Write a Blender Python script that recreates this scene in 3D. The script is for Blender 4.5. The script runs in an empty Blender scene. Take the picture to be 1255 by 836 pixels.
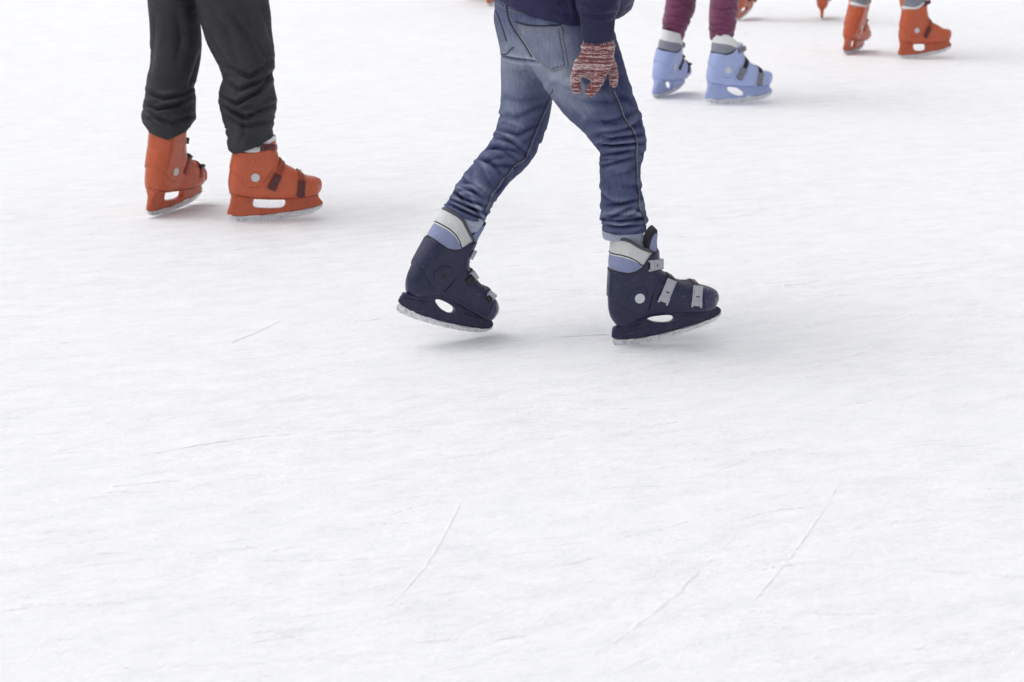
import bpy, bmesh, math, random
import numpy as np
from mathutils import Vector, Matrix
from mathutils.bvhtree import BVHTree

R = math.radians
random.seed(7); rng = np.random.default_rng(7)
scn = bpy.context.scene
COL = scn.collection

# ------------------------------------------------------------------ camera
CAM_H, PITCH, FPX, PW, PH = 1.35, R(15.1), 2400.0, 1255.0, 836.0
cd = bpy.data.cameras.new('camera'); cam = bpy.data.objects.new('camera', cd); COL.objects.link(cam)
cam.location = (0, 0, CAM_H); cam.rotation_euler = (math.pi/2 - PITCH, 0, 0)
cd.sensor_width = 36; cd.lens = 36*FPX/PW; cd.clip_end = 400; cd.clip_start = .05
cd.dof.use_dof = True; cd.dof.focus_distance = 5.15; cd.dof.aperture_fstop = 6.3
scn.camera = cam

# ------------------------------------------------------------------ light
SUN_EL, SUN_AZ = R(68), R(-80)       # azimuth from +Y towards +X: the light comes from the left
w = bpy.data.worlds.new('World'); scn.world = w; w.use_nodes = True
nt = w.node_tree; nt.nodes.clear()
out = nt.nodes.new('ShaderNodeOutputWorld'); bg = nt.nodes.new('ShaderNodeBackground')
sky = nt.nodes.new('ShaderNodeTexSky'); sky.sky_type = 'NISHITA'; sky.sun_disc = False
sky.sun_elevation = SUN_EL; sky.sun_rotation = SUN_AZ; sky.dust_density = 4; sky.air_density = 1.0
hs = nt.nodes.new('ShaderNodeHueSaturation'); hs.inputs['Saturation'].default_value = .16
nt.links.new(sky.outputs[0], hs.inputs['Color']); nt.links.new(hs.outputs[0], bg.inputs[0])
bg.inputs[1].default_value = .15
nt.links.new(bg.outputs[0], out.inputs[0])
sd = bpy.data.lights.new('sun', 'SUN'); sd.energy = .5; sd.angle = R(110); sd.color = (1, .975, .94)
so = bpy.data.objects.new('sun', sd); COL.objects.link(so)
sdir = Vector((math.sin(SUN_AZ)*math.cos(SUN_EL), math.cos(SUN_AZ)*math.cos(SUN_EL), math.sin(SUN_EL)))
so.rotation_euler = sdir.to_track_quat('Z', 'Y').to_euler(); so.location = sdir*20
vs = scn.view_settings; vs.view_transform = 'Standard'; vs.look = 'None'; vs.gamma = 1; vs.use_curve_mapping = False
vs.exposure = 0.19

# ------------------------------------------------------------------ photo <-> world helpers
cp, sp = math.cos(PITCH), math.sin(PITCH)
def ray(px, py):
    u, v = px-PW/2, PH/2-py
    return np.array([u, FPX*cp + v*sp, -FPX*sp + v*cp])
def P(px, py, Y):
    d = ray(px, py); t = Y/d[1]
    return np.array([d[0]*t, Y, CAM_H+d[2]*t])
def ppm(p):                                   # picture pixels per metre at a world point
    return FPX/(p[1]*cp - (p[2]-CAM_H)*sp)
def proj(V):
    y = V[:, 1]; z = V[:, 2]-CAM_H
    dep = y*cp - z*sp; up = y*sp + z*cp
    return np.stack([PW/2+FPX*V[:, 0]/dep, PH/2-FPX*up/dep], 1)

# ------------------------------------------------------------------ implicit modelling
class Field:
    def __init__(s, lo, hi, h):
        s.h = h; s.lo = np.array(lo, float); n = np.ceil((np.array(hi)-s.lo)/h).astype(int)+1
        s.ax = [(s.lo[i]+h*np.arange(n[i])).astype(np.float32) for i in range(3)]
        s.V = np.full(tuple(n), .2, np.float32)
    def block(s, lo, hi):
        sl = []
        for i in range(3):
            a = max(0, int((lo[i]-s.lo[i])/s.h)); b = min(len(s.ax[i]), int((hi[i]-s.lo[i])/s.h)+2)
            if b <= a: return None
            sl.append(slice(a, b))
        X = s.ax[0][sl[0]][:, None, None]; Y = s.ax[1][sl[1]][None, :, None]; Z = s.ax[2][sl[2]][None, None, :]
        return tuple(sl), X, Y, Z
    def merge(s, T, k):
        if k <= 0: np.minimum(s.V, T, out=s.V); return
        h = np.clip(.5+.5*(T-s.V)/k, 0, 1)
        s.V = T*(1-h)+s.V*h-k*h*(1-h)
    def tube(s, st, D=(0, 1, 0), k=0, sub=4):
        st = resample(st, sub); D = np.array(D, float); D /= np.linalg.norm(D)
        T = s.V if k <= 0 else np.full_like(s.V, .2)
        for (p0, a0, b0), (p1, a1, b1) in zip(st[:-1], st[1:]):
            m = max(a0, b0, a1, b1)+s.h*4+(k if k > 0 else 0)
            bl = s.block(np.minimum(p0, p1)-m, np.maximum(p0, p1)+m)
            if bl is None: continue
            sl, X, Y, Z = bl
            ax = p1-p0; L2 = float(ax@ax)+1e-12
            t = np.clip(((X-p0[0])*ax[0]+(Y-p0[1])*ax[1]+(Z-p0[2])*ax[2])/L2, 0, 1)
            rx = X-(p0[0]+t*ax[0]); ry = Y-(p0[1]+t*ax[1]); rz = Z-(p0[2]+t*ax[2])
            rd = rx*D[0]+ry*D[1]+rz*D[2]; ru2 = np.maximum(rx*rx+ry*ry+rz*rz-rd*rd, 0)
            a = a0+(a1-a0)*t; b = b0+(b1-b0)*t
            val = (np.sqrt(ru2/(a*a)+(rd/b)**2)-1)*np.minimum(a, b)
            T[sl] = np.minimum(T[sl], val.astype(np.float32))
        if k > 0: s.merge(T, k)
    def ball(s, c, r, k=0):
        c = np.array(c, float); r = np.array(r, float)*np.ones(3)
        X, Y, Z = s.ax[0][:, None, None], s.ax[1][None, :, None], s.ax[2][None, None, :]
        T = ((np.sqrt(((X-c[0])/r[0])**2+((Y-c[1])/r[1])**2+((Z-c[2])/r[2])**2)-1)*r.min()).astype(np.float32)
        s.merge(T, k)
    def mesh(s, smooth=2):
        return surfnets(s.V, s.lo, s.h, smooth)

def resample(st, sub):
    st = [(np.array(p, float), float(a), float(b)) for p, a, b in st]
    Q = np.array([[*p, a, b] for p, a, b in st]); n = len(Q)
    if n < 3 or sub <= 1: return st
    res = []
    for i in range(n-1):
        q0, q1, q2, q3 = Q[max(i-1, 0)], Q[i], Q[i+1], Q[min(i+2, n-1)]
        for j in range(sub):
            t = j/sub
            res.append(.5*(2*q1+(q2-q0)*t+(2*q0-5*q1+4*q2-q3)*t*t+(3*q1-q0-3*q2+q3)*t**3))
    res.append(Q[-1])
    return [(q[:3], max(q[3], .002), max(q[4], .002)) for q in res]

def surfnets(V, lo, h, smooth=2):
    I = V < 0
    S = sum(I[a:I.shape[0]-1+a, b:I.shape[1]-1+b, c:I.shape[2]-1+c].astype(np.int8) for a in (0, 1) for b in (0, 1) for c in (0, 1))
    act = (S > 0) & (S < 8); idx = np.argwhere(act)
    ids = np.full(act.shape, -1, np.int32); ids[act] = np.arange(len(idx))
    cor = [(a, b, c) for a in (0, 1) for b in (0, 1) for c in (0, 1)]
    cv = [V[idx[:, 0]+a, idx[:, 1]+b, idx[:, 2]+c] for a, b, c in cor]
    acc = np.zeros((len(idx), 3)); cnt = np.zeros(len(idx))
    for i in range(8):
        for j in range(i+1, 8):
            if sum(abs(cor[i][q]-cor[j][q]) for q in range(3)) != 1: continue
            A, B = cv[i], cv[j]; m = (A < 0) != (B < 0)
            den = A-B; den = np.where(np.abs(den) < 1e-12, 1e-12, den)
            t = np.clip(A/den, 0, 1)
            pt = np.array(cor[i])[None]+t[:, None]*(np.array(cor[j])-np.array(cor[i]))[None]
            acc += pt*m[:, None]; cnt += m
    verts = np.array(lo)+h*(idx+acc/cnt[:, None])
    F = []
    for ax in range(3):
        u, v = (ax+1) % 3, (ax+2) % 3
        s0 = [slice(None)]*3; s1 = [slice(None)]*3; s0[ax] = slice(0, -1); s1[ax] = slice(1, None)
        e0, e1 = I[tuple(s0)], I[tuple(s1)]
        E = np.argwhere(e0 != e1)
        ok = (E[:, u] > 0) & (E[:, v] > 0) & (E[:, u] < I.shape[u]-1) & (E[:, v] < I.shape[v]-1)
        E = E[ok]
        if not len(E): continue
        pos = e0[E[:, 0], E[:, 1], E[:, 2]]
        q = []
        for du, dv in ((-1, -1), (0, -1), (0, 0), (-1, 0)):
            C = E.copy(); C[:, u] += du; C[:, v] += dv
            q.append(ids[C[:, 0], C[:, 1], C[:, 2]])
        q = np.stack(q, 1); q[~pos] = q[~pos][:, ::-1]
        F.append(q)
    F = np.concatenate(F); F = F[(F >= 0).all(1)]
    return relax(verts, F, smooth), F

def relax(verts, F, it, lam=.5):
    if it <= 0: return verts
    a = F.ravel(); b = np.roll(F, -1, 1).ravel()
    A = np.concatenate([a, b]); B = np.concatenate([b, a]); n = len(verts)
    c = np.bincount(A, minlength=n)[:, None]+1e-9
    for _ in range(it):
        for l in (lam, -lam*.9):
            m = np.stack([np.bincount(A, weights=verts[B, i], minlength=n) for i in range(3)], 1)/c
            verts = verts+l*(m-verts)
    return verts

def vnormals(verts, F):
    n = np.cross(verts[F[:, 2]]-verts[F[:, 0]], verts[F[:, 3]]-verts[F[:, 1]]) if F.shape[1] == 4 else np.cross(verts[F[:, 1]]-verts[F[:, 0]], verts[F[:, 2]]-verts[F[:, 0]])
    N = np.zeros_like(verts)
    for k in range(F.shape[1]): 
        for i in range(3): N[:, i] += np.bincount(F[:, k], weights=n[:, i], minlength=len(verts))
    return N/(np.linalg.norm(N, axis=1)[:, None]+1e-12)

def to_mesh(name, verts, faces, mat=None, smooth=True, angle=None):
    me = bpy.data.meshes.new(name)
    me.from_pydata([tuple(v) for v in np.asarray(verts).tolist()], [], [tuple(f) for f in (faces.tolist() if isinstance(faces, np.ndarray) else faces)])
    me.update()
    if smooth: me.polygons.foreach_set('use_smooth', [True]*len(me.polygons))
    if angle: me.set_sharp_from_angle(angle=angle)
    if mat: me.materials.append(mat)
    return me

def link(name, me, parent=None, loc=None):
    o = bpy.data.objects.new(name, me); COL.objects.link(o)
    if parent: o.parent = parent
    if loc is not None: o.location = loc
    return o

def polyd(poly, X, Z):                         # signed distance to a closed 2-D polygon
    poly = np.array(poly, float); n = len(poly)
    d = np.full(np.broadcast(X, Z).shape, 1e9); s = np.ones_like(d)
    for i in range(n):
        a, b = poly[i], poly[i-1]
        ex, ez = b[0]-a[0], b[1]-a[1]; wx, wz = X-a[0], Z-a[1]
        t = np.clip((wx*ex+wz*ez)/(ex*ex+ez*ez+1e-15), 0, 1)
        d = np.minimum(d, (wx-ex*t)**2+(wz-ez*t)**2)
        c1 = Z >= a[1]; c2 = Z < b[1]; c3 = ex*wz > ez*wx
        fl = (c1 & c2 & c3) | (~c1 & ~c2 & ~c3)
        s = np.where(fl, -s, s)
    return s*np.sqrt(d)

def smooth_poly(pts, it=2, closed=True):       # Chaikin corner cutting
    p = np.array(pts, float)
    for _ in range(it):
        q = np.roll(p, -1, 0)
        if closed: p = np.stack([.75*p+.25*q, .25*p+.75*q], 1).reshape(-1, 2)
        else:
            a, b = p[:-1], p[1:]
            m = np.stack([.75*a+.25*b, .25*a+.75*b], 1).reshape(-1, p.shape[1])
            p = np.concatenate([p[:1], m, p[-1:]])
    return p

# ------------------------------------------------------------------ materials
def mat_new(name):
    m = bpy.data.materials.new(name); m.use_nodes = True; nt = m.node_tree
    return m, nt, nt.nodes['Principled BSDF']
def N_(nt, typ, **kw):
    n = nt.nodes.new(typ)
    for k, v in kw.items():
        if k in n.inputs: n.inputs[k].default_value = v
        else: setattr(n, k, v)
    return n
def ramp(nt, src, stops):
    r = nt.nodes.new('ShaderNodeValToRGB'); nt.links.new(src, r.inputs[0]); e = r.color_ramp.elements
    while len(e) < len(stops): e.new(.5)
    for i, (p, c) in enumerate(stops):
        e[i].position = p; e[i].color = (*c, 1) if isinstance(c, tuple) else (c, c, c, 1)
    return r.outputs[0]
def mapped(nt, scale, coord='Object', rot=(0, 0, 0)):
    tc = nt.nodes.new('ShaderNodeTexCoord'); mp = nt.nodes.new('ShaderNodeMapping')
    mp.inputs['Scale'].default_value = scale; mp.inputs['Rotation'].default_value = rot
    nt.links.new(tc.outputs[coord], mp.inputs[0]); return mp.outputs[0]
def turned(nt, scale, deg):
    m1 = mapped(nt, (1, 1, 1), rot=(0, 0, R(deg))); mp = nt.nodes.new('ShaderNodeMapping'); mp.inputs['Scale'].default_value = scale
    nt.links.new(m1, mp.inputs[0]); return mp.outputs[0]
def noise(nt, vec, scale=5, detail=4, rough=.55):
    n = N_(nt, 'ShaderNodeTexNoise', Scale=scale, Detail=detail, Roughness=rough)
    if vec: nt.links.new(vec, n.inputs['Vector'])
    return n.outputs[0]
def mathn(nt, op, a, b=None, c=None, clamp=False):
    n = nt.nodes.new('ShaderNodeMath'); n.operation = op; n.use_clamp = clamp
    for i, v in enumerate((a, b, c)):
        if v is None: continue
        if isinstance(v, (int, float)): n.inputs[i].default_value = v
        else: nt.links.new(v, n.inputs[i])
    return n.outputs[0]
def mixc(nt, f, a, b, mode='MIX'):
    n = nt.nodes.new('ShaderNodeMix'); n.data_type = 'RGBA'; n.blend_type = mode
    for s, v in ((n.inputs[0], f), (n.inputs[6], a), (n.inputs[7], b)):
        if isinstance(v, (int, float)): s.default_value = v
        elif isinstance(v, tuple): s.default_value = (*v, 1)
        else: nt.links.new(v, s)
    return n.outputs[2]
def bump(nt, bs, h, strength=.3, dist=.01, prev=None):
    b = nt.nodes.new('ShaderNodeBump'); b.inputs['Strength'].default_value = strength; b.inputs['Distance'].default_value = dist
    nt.links.new(h, b.inputs['Height'])
    if prev: nt.links.new(prev, b.inputs['Normal'])
    if bs: nt.links.new(b.outputs[0], bs.inputs['Normal'])
    return b.outputs[0]

def plastic(name, col, rough=.35, scuff=(.3, .3, .33), amount=.25, sub=0):
    m, nt, bs = mat_new(name)
    v = mapped(nt, (1, 1, 1))
    n1 = noise(nt, v, 9, 3)
    c = mixc(nt, ramp(nt, n1, [(.35, 0.), (.7, 1.)]), tuple(x*.94 for x in col), tuple(min(1, x*1.06) for x in col))
    v2 = mapped(nt, (1, 1, 5), rot=(0, .35, 0)); n2 = noise(nt, v2, 55, 6, .7)
    n3 = noise(nt, v, 22, 3)
    sc = mathn(nt, 'MULTIPLY', ramp(nt, n2, [(.53, 0.), (.66, 1.)]), ramp(nt, n3, [(.42, 0.), (.6, 1.)]))
    sc = mathn(nt, 'MULTIPLY', sc, amount)
    c = mixc(nt, sc, c, scuff)
    nt.links.new(c, bs.inputs['Base Color'])
    r = mathn(nt, 'ADD', mathn(nt, 'MULTIPLY', n3, .25), rough-.1)
    nt.links.new(r, bs.inputs['Roughness'])
    bs.inputs['Coat Weight'].default_value = .06; bs.inputs['Coat Roughness'].default_value = .12; bs.inputs['Specular IOR Level'].default_value = .38
    if sub:
        bs.inputs['Subsurface Weight'].default_value = sub; bs.inputs['Subsurface Radius'].default_value = (.01, .004, .002)
        bs.inputs['Subsurface Scale'].default_value = .4
    bump(nt, bs, noise(nt, v, 60, 3), .05, .002)
    return m

def fabric(name, col, col2, rough=.85, scale=200, sheen=.2, bstr=.35):
    m, nt, bs = mat_new(name); v = mapped(nt, (1, 1, 1))
    n1 = noise(nt, v, 14, 5, .6); n2 = noise(nt, v, scale, 2)
    f = mathn(nt, 'ADD', mathn(nt, 'MULTIPLY', n1, .6), mathn(nt, 'MULTIPLY', n2, .4))
    nt.links.new(mixc(nt, ramp(nt, f, [(.38, 0.), (.62, 1.)]), col, col2), bs.inputs['Base Color'])
    bs.inputs['Roughness'].default_value = rough; bs.inputs['Sheen Weight'].default_value = sheen
    b1 = bump(nt, None, noise(nt, v, 32, 4, .6), .5*bstr, .012)
    bump(nt, bs, n2, bstr, .002, b1)
    return m

M = {}
M["navy"] = plastic("navy_plastic", (.012, .015, .052), .33, (.26, .26, .32), .20)
M['navy_gloss'] = plastic('glossy_navy_plastic', (.035, .035, .085), .2, (.5, .45, .45), .45)
M['orange'] = plastic('orange_plastic', (.50, .102, .042), .25, (.60, .20, .11), .14)
M['sky'] = plastic('pale_blue_plastic', (.36, .425, .70), .36, (.5, .55, .75), .3, .05)
M['groove_navy'] = plastic('navy_groove_shade', (.008, .008, .02), .6, (.05, .05, .06), .1)  # darkened shell colours for the joint cords, shade put into the plastic
M['groove_orange'] = plastic('orange_groove_shade', (.24, .040, .016), .6, (.3, .06, .03), .1)
M['groove_sky'] = plastic('pale_blue_groove_shade', (.15, .19, .42), .6, (.2, .2, .4), .1)
M['orange_dark'] = plastic('orange_strap', (.30, .055, .025), .35, (.5, .15, .1), .3)
M['grey_buckle'] = plastic('grey_buckle_plastic', (.40, .41, .46), .4, (.6, .6, .63), .3)
M['dark_buckle'] = plastic('grey_dark_buckle', (.20, .19, .21), .35, (.5, .5, .5), .3)
M['maroon_buckle'] = plastic('maroon_buckle_plastic', (.10, .022, .022), .35, (.3, .1, .1), .3)
M['black_plastic'] = plastic('black_plastic', (.012, .012, .016), .4, (.1, .1, .1), .3)
M['rivet'] = plastic('pale_rivet', (.55, .58, .60), .3, (.3, .3, .3), .6)
M['silver'] = fabric('silver_liner', (.50, .52, .52), (.62, .63, .62), .45, 260, .0, .12)
M['liner_blue'] = fabric('blue_grey_liner', (.19, .21, .36), (.24, .27, .43), .8, 220, .2, .2)
M['liner_grey'] = fabric('grey_liner', (.19, .20, .25), (.26, .27, .33), .8, 220, .2, .2)
M['liner_white'] = fabric('white_liner', (.66, .66, .66), (.76, .76, .76), .7, 220, .1, .2)
M['piping'] = fabric('black_piping', (.012, .012, .018), (.02, .02, .028), .8, 260, .1, .2)
M['grey_piping'] = fabric('dark_grey_rim', (.06, .062, .075), (.09, .09, .10), .8, 260, .1, .2)
M['skin'] = fabric('skin', (.52, .32, .23), (.57, .36, .27), .5, 90, 0, .1)
M['hair'] = fabric('brown_hair', (.03, .018, .010), (.06, .035, .02), .6, 60, .1, .6)
M['thread'] = fabric('pale_thread', (.22, .22, .22), (.33, .32, .30), .8, 300, .1, .2)
M['seam_dark'] = fabric('dark_indigo_seam', (.012, .013, .035), (.02, .022, .05), .9, 200, .1, .2)
M['denim_pale'] = fabric('turned_up_denim', (.24, .27, .37), (.36, .39, .48), .9, 150, .3, .4)
M['maroon'] = fabric('maroon_knit', (.105, .018, .055), (.17, .032, .095), .9, 120, .35, .5)
M['orange_cloth'] = fabric('orange_cloth', (.50, .13, .03), (.6, .18, .05), .8, 100, .2, .3)
M['dark_cloth'] = fabric('dark_cloth', (.02, .02, .03), (.035, .035, .05), .8, 100, .2, .3)
M['navy_rib'] = fabric('navy_ribbing', (.012, .013, .048), (.020, .021, .066), .9, 220, .05, .3)

def black_nylon():
    m, nt, bs = mat_new('charcoal_nylon'); v = mapped(nt, (1, 1, 1))
    n1 = noise(nt, v, 10, 5, .6); n2 = noise(nt, v, 240, 2)
    nt.links.new(mixc(nt, ramp(nt, n1, [(.35, 0.), (.65, 1.)]), (.019, .019, .022), (.034, .034, .038)), bs.inputs['Base Color'])
    bs.inputs['Roughness'].default_value = .66; bs.inputs['Specular IOR Level'].default_value = .35
    b = bump(nt, None, noise(nt, mapped(nt, (1, 1, 1.8), rot=(0, .5, 0)), 24, 4, .55), .35, .02)
    bump(nt, bs, n2, .2, .001, b)
    return m
M['charcoal'] = black_nylon()
def navy_nylon():
    m, nt, bs = mat_new('navy_nylon'); v = mapped(nt, (1, 1, 1))
    n1 = noise(nt, v, 12, 5, .6)
    nt.links.new(mixc(nt, ramp(nt, n1, [(.35, 0.), (.65, 1.)]), (.010, .009, .044), (.018, .016, .072)), bs.inputs['Base Color'])
    bs.inputs['Roughness'].default_value = .55; bs.inputs['Specular IOR Level'].default_value = .3
    bump(nt, bs, noise(nt, mapped(nt, (1, 1, 1.6)), 26, 4, .55), .35, .02)
    return m
M['nylon'] = navy_nylon()

def denim():
    m, nt, bs = mat_new('worn_denim')
    at = nt.nodes.new('ShaderNodeAttribute'); at.attribute_name = 'wear_shade'
    uvv = mapped(nt, (1, 1, 1), 'UV')
    def uvn(su, sv, sc, det):
        mp = nt.nodes.new('ShaderNodeMapping'); mp.inputs['Scale'].default_value = (su, sv, 1)
        nt.links.new(uvv, mp.inputs[0]); return noise(nt, mp.outputs[0], sc, det, .6)
    slub = uvn(260, 26, 1, 3); weave = uvn(700, 700, 1, 2); blot = uvn(22, 22, 1, 5)
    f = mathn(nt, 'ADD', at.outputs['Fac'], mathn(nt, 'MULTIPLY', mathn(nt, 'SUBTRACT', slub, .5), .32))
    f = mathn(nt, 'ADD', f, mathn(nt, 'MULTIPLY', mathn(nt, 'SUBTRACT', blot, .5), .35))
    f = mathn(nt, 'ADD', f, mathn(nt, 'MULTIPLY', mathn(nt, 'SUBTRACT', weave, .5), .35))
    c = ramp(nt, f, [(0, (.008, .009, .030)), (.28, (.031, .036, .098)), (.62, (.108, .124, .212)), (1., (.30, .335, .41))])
    nt.links.new(c, bs.inputs['Base Color']); bs.inputs['Roughness'].default_value = .9
    bs.inputs['Sheen Weight'].default_value = .05; bs.inputs['Specular IOR Level'].default_value = .15
    v = mapped(nt, (1, 1, 1))
    b = bump(nt, None, noise(nt, v, 38, 5, .6), .4, .012)
    b = bump(nt, None, slub, .25, .002, b)
    bump(nt, bs, weave, .35, .0015, b)
    return m
M['denim'] = denim()

def knit():
    m, nt, bs = mat_new('striped_marl_knit')
    v = mapped(nt, (60, 60, 520), rot=(0, .12, 0)); v2 = mapped(nt, (1, 1, 1))
    n1 = noise(nt, mapped(nt, (5, 5, 175), rot=(0, .12, 0)), 1, 2, .5)           # wide bands
    n2 = noise(nt, v, 1, 4, .7)                                # fine marl lines
    n3 = noise(nt, v2, 260, 2)
    f = mathn(nt, 'ADD', mathn(nt, 'MULTIPLY', n1, .48), mathn(nt, 'MULTIPLY', n2, .62))
    f = mathn(nt, 'ADD', f, mathn(nt, 'MULTIPLY', n3, .15))
    c = ramp(nt, f, [(.47, (.13, .022, .022)), (.57, (.22, .045, .038)), (.605, (.055, .035, .06)), (.64, (.25, .06, .05)), (.675, (.50, .36, .36)), (.73, (.62, .50, .50)), (.77, (.18, .035, .032))])
    nt.links.new(c, bs.inputs['Base Color']); bs.inputs['Roughness'].default_value = .95; bs.inputs['Sheen Weight'].default_value = .4
    wv = N_(nt, 'ShaderNodeTexWave', Scale=70.0, Distortion=1.2, Detail=1.0); wv.bands_direction = 'Z'
    nt.links.new(v2, wv.inputs['Vector'])
    b = bump(nt, None, wv.outputs[1], .4, .002)
    bump(nt, bs, n3, .6, .002, b)
    return m
M['knit'] = knit()

def blade_steel():
    m, nt, bs = mat_new('snow_caked_steel'); v = mapped(nt, (1, 1, 1.4))
    n1 = noise(nt, v, 45, 6, .7); n2 = noise(nt, v, 160, 4, .7)
    f = ramp(nt, mathn(nt, 'ADD', mathn(nt, 'MULTIPLY', n1, .6), mathn(nt, 'MULTIPLY', n2, .4)), [(.36, 0.), (.52, 1.)])
    nt.links.new(mixc(nt, f, (.42, .42, .45), (.84, .845, .86)), bs.inputs['Base Color'])
    nt.links.new(mathn(nt, 'MULTIPLY', mathn(nt, 'SUBTRACT', 1, f), .7), bs.inputs['Metallic'])
    nt.links.new(mathn(nt, 'ADD', mathn(nt, 'MULTIPLY', f, .45), .35), bs.inputs['Roughness'])
    bump(nt, bs, n2, .5, .003)
    return m
M['blade'] = blade_steel()

def ice_mat(name='skated_ice', lines=True):
    m, nt, bs = mat_new(name)
    # skate marks: long thin streaks at several headings, broken up by a mask
    hts = []
    for i, (ang, sc, sx, lo, hi) in enumerate(((8, 1, (.35, 42), .60, .76), (-6, 1, (.5, 60), .62, .78), (19, 1, (.5, 36), .63, .78), (-17, 1, (.6, 48), .64, .80), (38, 1, (.6, 30), .66, .80), (-35, 1, (.5, 26), .67, .8))):
        tc = nt.nodes.new('ShaderNodeTexCoord'); mp = nt.nodes.new('ShaderNodeMapping')
        mp.inputs['Rotation'].default_value = (0, 0, R(ang)); mp.inputs['Location'].default_value = (i*3.7, i*1.9, 0)
        wn = nt.nodes.new('ShaderNodeTexNoise'); wn.inputs['Scale'].default_value = .45; wn.inputs['Detail'].default_value = 1
        nt.links.new(tc.outputs['Object'], wn.inputs['Vector'])
        va = nt.nodes.new('ShaderNodeVectorMath'); va.operation = 'MULTIPLY_ADD'; va.inputs[1].default_value = (.9, .9, 0)
        nt.links.new(wn.outputs[1], va.inputs[0]); nt.links.new(tc.outputs['Object'], va.inputs[2])
        nt.links.new(va.outputs[0], mp.inputs[0])
        mp2 = nt.nodes.new('ShaderNodeMapping'); mp2.inputs['Scale'].default_value = (sx[0], sx[1], 1); nt.links.new(mp.outputs[0], mp2.inputs[0])
        n = noise(nt, mp2.outputs[0], 1, 3, .6)
        hts.append(ramp(nt, n, [(lo, 0.), (hi, 1.)]))
    s = hts[0]
    for h in hts[1:]: s = mathn(nt, 'MAXIMUM', s, h)
    v = mapped(nt, (1, 1, 1))
    mask = ramp(nt, noise(nt, v, 3.2, 4, .6), [(.40, 0.), (.60, 1.)])
    s = mathn(nt, 'MULTIPLY', s, mathn(nt, 'ADD', mathn(nt, 'MULTIPLY', mask, .8), .2))
    grit = noise(nt, turned(nt, (.6, 1, 1), -15), 95, 5, .78); lump = noise(nt, turned(nt, (.4, 1, 1), -24), 16, 6, .70); broad = noise(nt, mapped(nt, (.6, 1, 1)), 1.3, 3)
    dash = noise(nt, turned(nt, (7, 70, 1), -20), 1, 7, .78)
    dash2 = noise(nt, turned(nt, (9, 60, 1), 14), 1, 6, .75); dash3 = noise(nt, turned(nt, (6, 50, 1), -48), 1, 6, .72)
    dash = mathn(nt, 'ADD', mathn(nt, 'MULTIPLY', dash, .42), mathn(nt, 'ADD', mathn(nt, 'MULTIPLY', dash2, .3), mathn(nt, 'MULTIPLY', dash3, .28)))
    chips = ramp(nt, noise(nt, mapped(nt, (.4, 1, 1)), 40, 4, .65), [(.60, 0.), (.72, 1.)])
    fine = noise(nt, mapped(nt, (.6, 1, 1)), 230, 4, .75)
    t = mathn(nt, 'ADD', mathn(nt, 'MULTIPLY', mathn(nt, 'ADD', mathn(nt, 'MULTIPLY', grit, .5), mathn(nt, 'MULTIPLY', fine, .5)), .46), mathn(nt, 'MULTIPLY', lump, .29))
    t = mathn(nt, 'ADD', t, mathn(nt, 'MULTIPLY', dash, .25))
    gouge = ramp(nt, noise(nt, turned(nt, (4, 95, 1), -18), 1, 4, .6), [(.62, 0.), (.68, 1.)])
    gouge2 = ramp(nt, noise(nt, turned(nt, (3, 70, 1), -44), 1, 4, .6), [(.64, 0.), (.70, 1.)])
    gouge = mathn(nt, 'MAXIMUM', gouge, gouge2)
    c = mixc(nt, ramp(nt, t, [(.40, 0.), (.48, .60), (.56, 1.)]), (.720, .730, .765), (.940, .940, .952))
    c = mixc(nt, ramp(nt, broad, [(.35, 0.), (.65, 1.)]), c, mixc(nt, .5, c, (.895, .905, .93)))
    c = mixc(nt, mathn(nt, 'MULTIPLY', s, .30), c, (.70, .715, .76))
    c = mixc(nt, mathn(nt, 'MULTIPLY', mathn(nt, 'MULTIPLY', chips, mask), .50), c, (.68, .695, .74))
    c = mixc(nt, mathn(nt, 'MULTIPLY', gouge, .60), c, (.70, .715, .76))
    nt.links.new(c, bs.inputs['Base Color']); bs.inputs['Roughness'].default_value = .55
    bs.inputs['Specular IOR Level'].default_value = .3
    b = bump(nt, None, lump, .8, .014)
    b = bump(nt, None, gouge, -.8, .006, b)
    b = bump(nt, None, s, -.6, .006, b)
    bump(nt, bs, grit, .9, .005, b)
    return m
M['ice'] = ice_mat()

# ------------------------------------------------------------------ setting
def tag(o, label=None, cat=None, group=None, kind=None):
    for k, v in (('label', label), ('category', cat), ('group', group), ('kind', kind)):
        if v: o[k] = v
    return o
def ice_sheet():
    # finer facets near the skaters give the snow real unevenness; one sheet out to the horizon
    def axis(lo, hi, fine_lo, fine_hi, st):
        a = list(np.arange(fine_lo, fine_hi, st)); x = fine_hi; s = st
        while x < hi: a.append(x); s *= 1.35; x += s
        x = fine_lo-st; s = st
        while x > lo: a.insert(0, x); s *= 1.35; x -= s
        return np.array([lo]+a+[hi])
    xs = axis(-150, 150, -2.4, 2.4, .03); ys = axis(-100, 200, 2.6, 8.5, .03)
    X, Y = np.meshgrid(xs, ys, indexing='ij')
    Z = .0016*np.sin(X*7+1.3*np.sin(Y*3))*np.sin(Y*11+X*2)+rng.normal(0, .0008, X.shape)
    V = np.stack([X, Y, Z*.4-.0003], -1).reshape(-1, 3)
    n0, n1 = X.shape; I = np.arange(n0*n1).reshape(n0, n1)
    F = np.stack([I[:-1, :-1], I[1:, :-1], I[1:, 1:], I[:-1, 1:]], -1).reshape(-1, 4)
    o = link('ice', to_mesh('ice', V, F, M['ice'])); tag(o, kind='structure')
ice_sheet()

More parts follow.
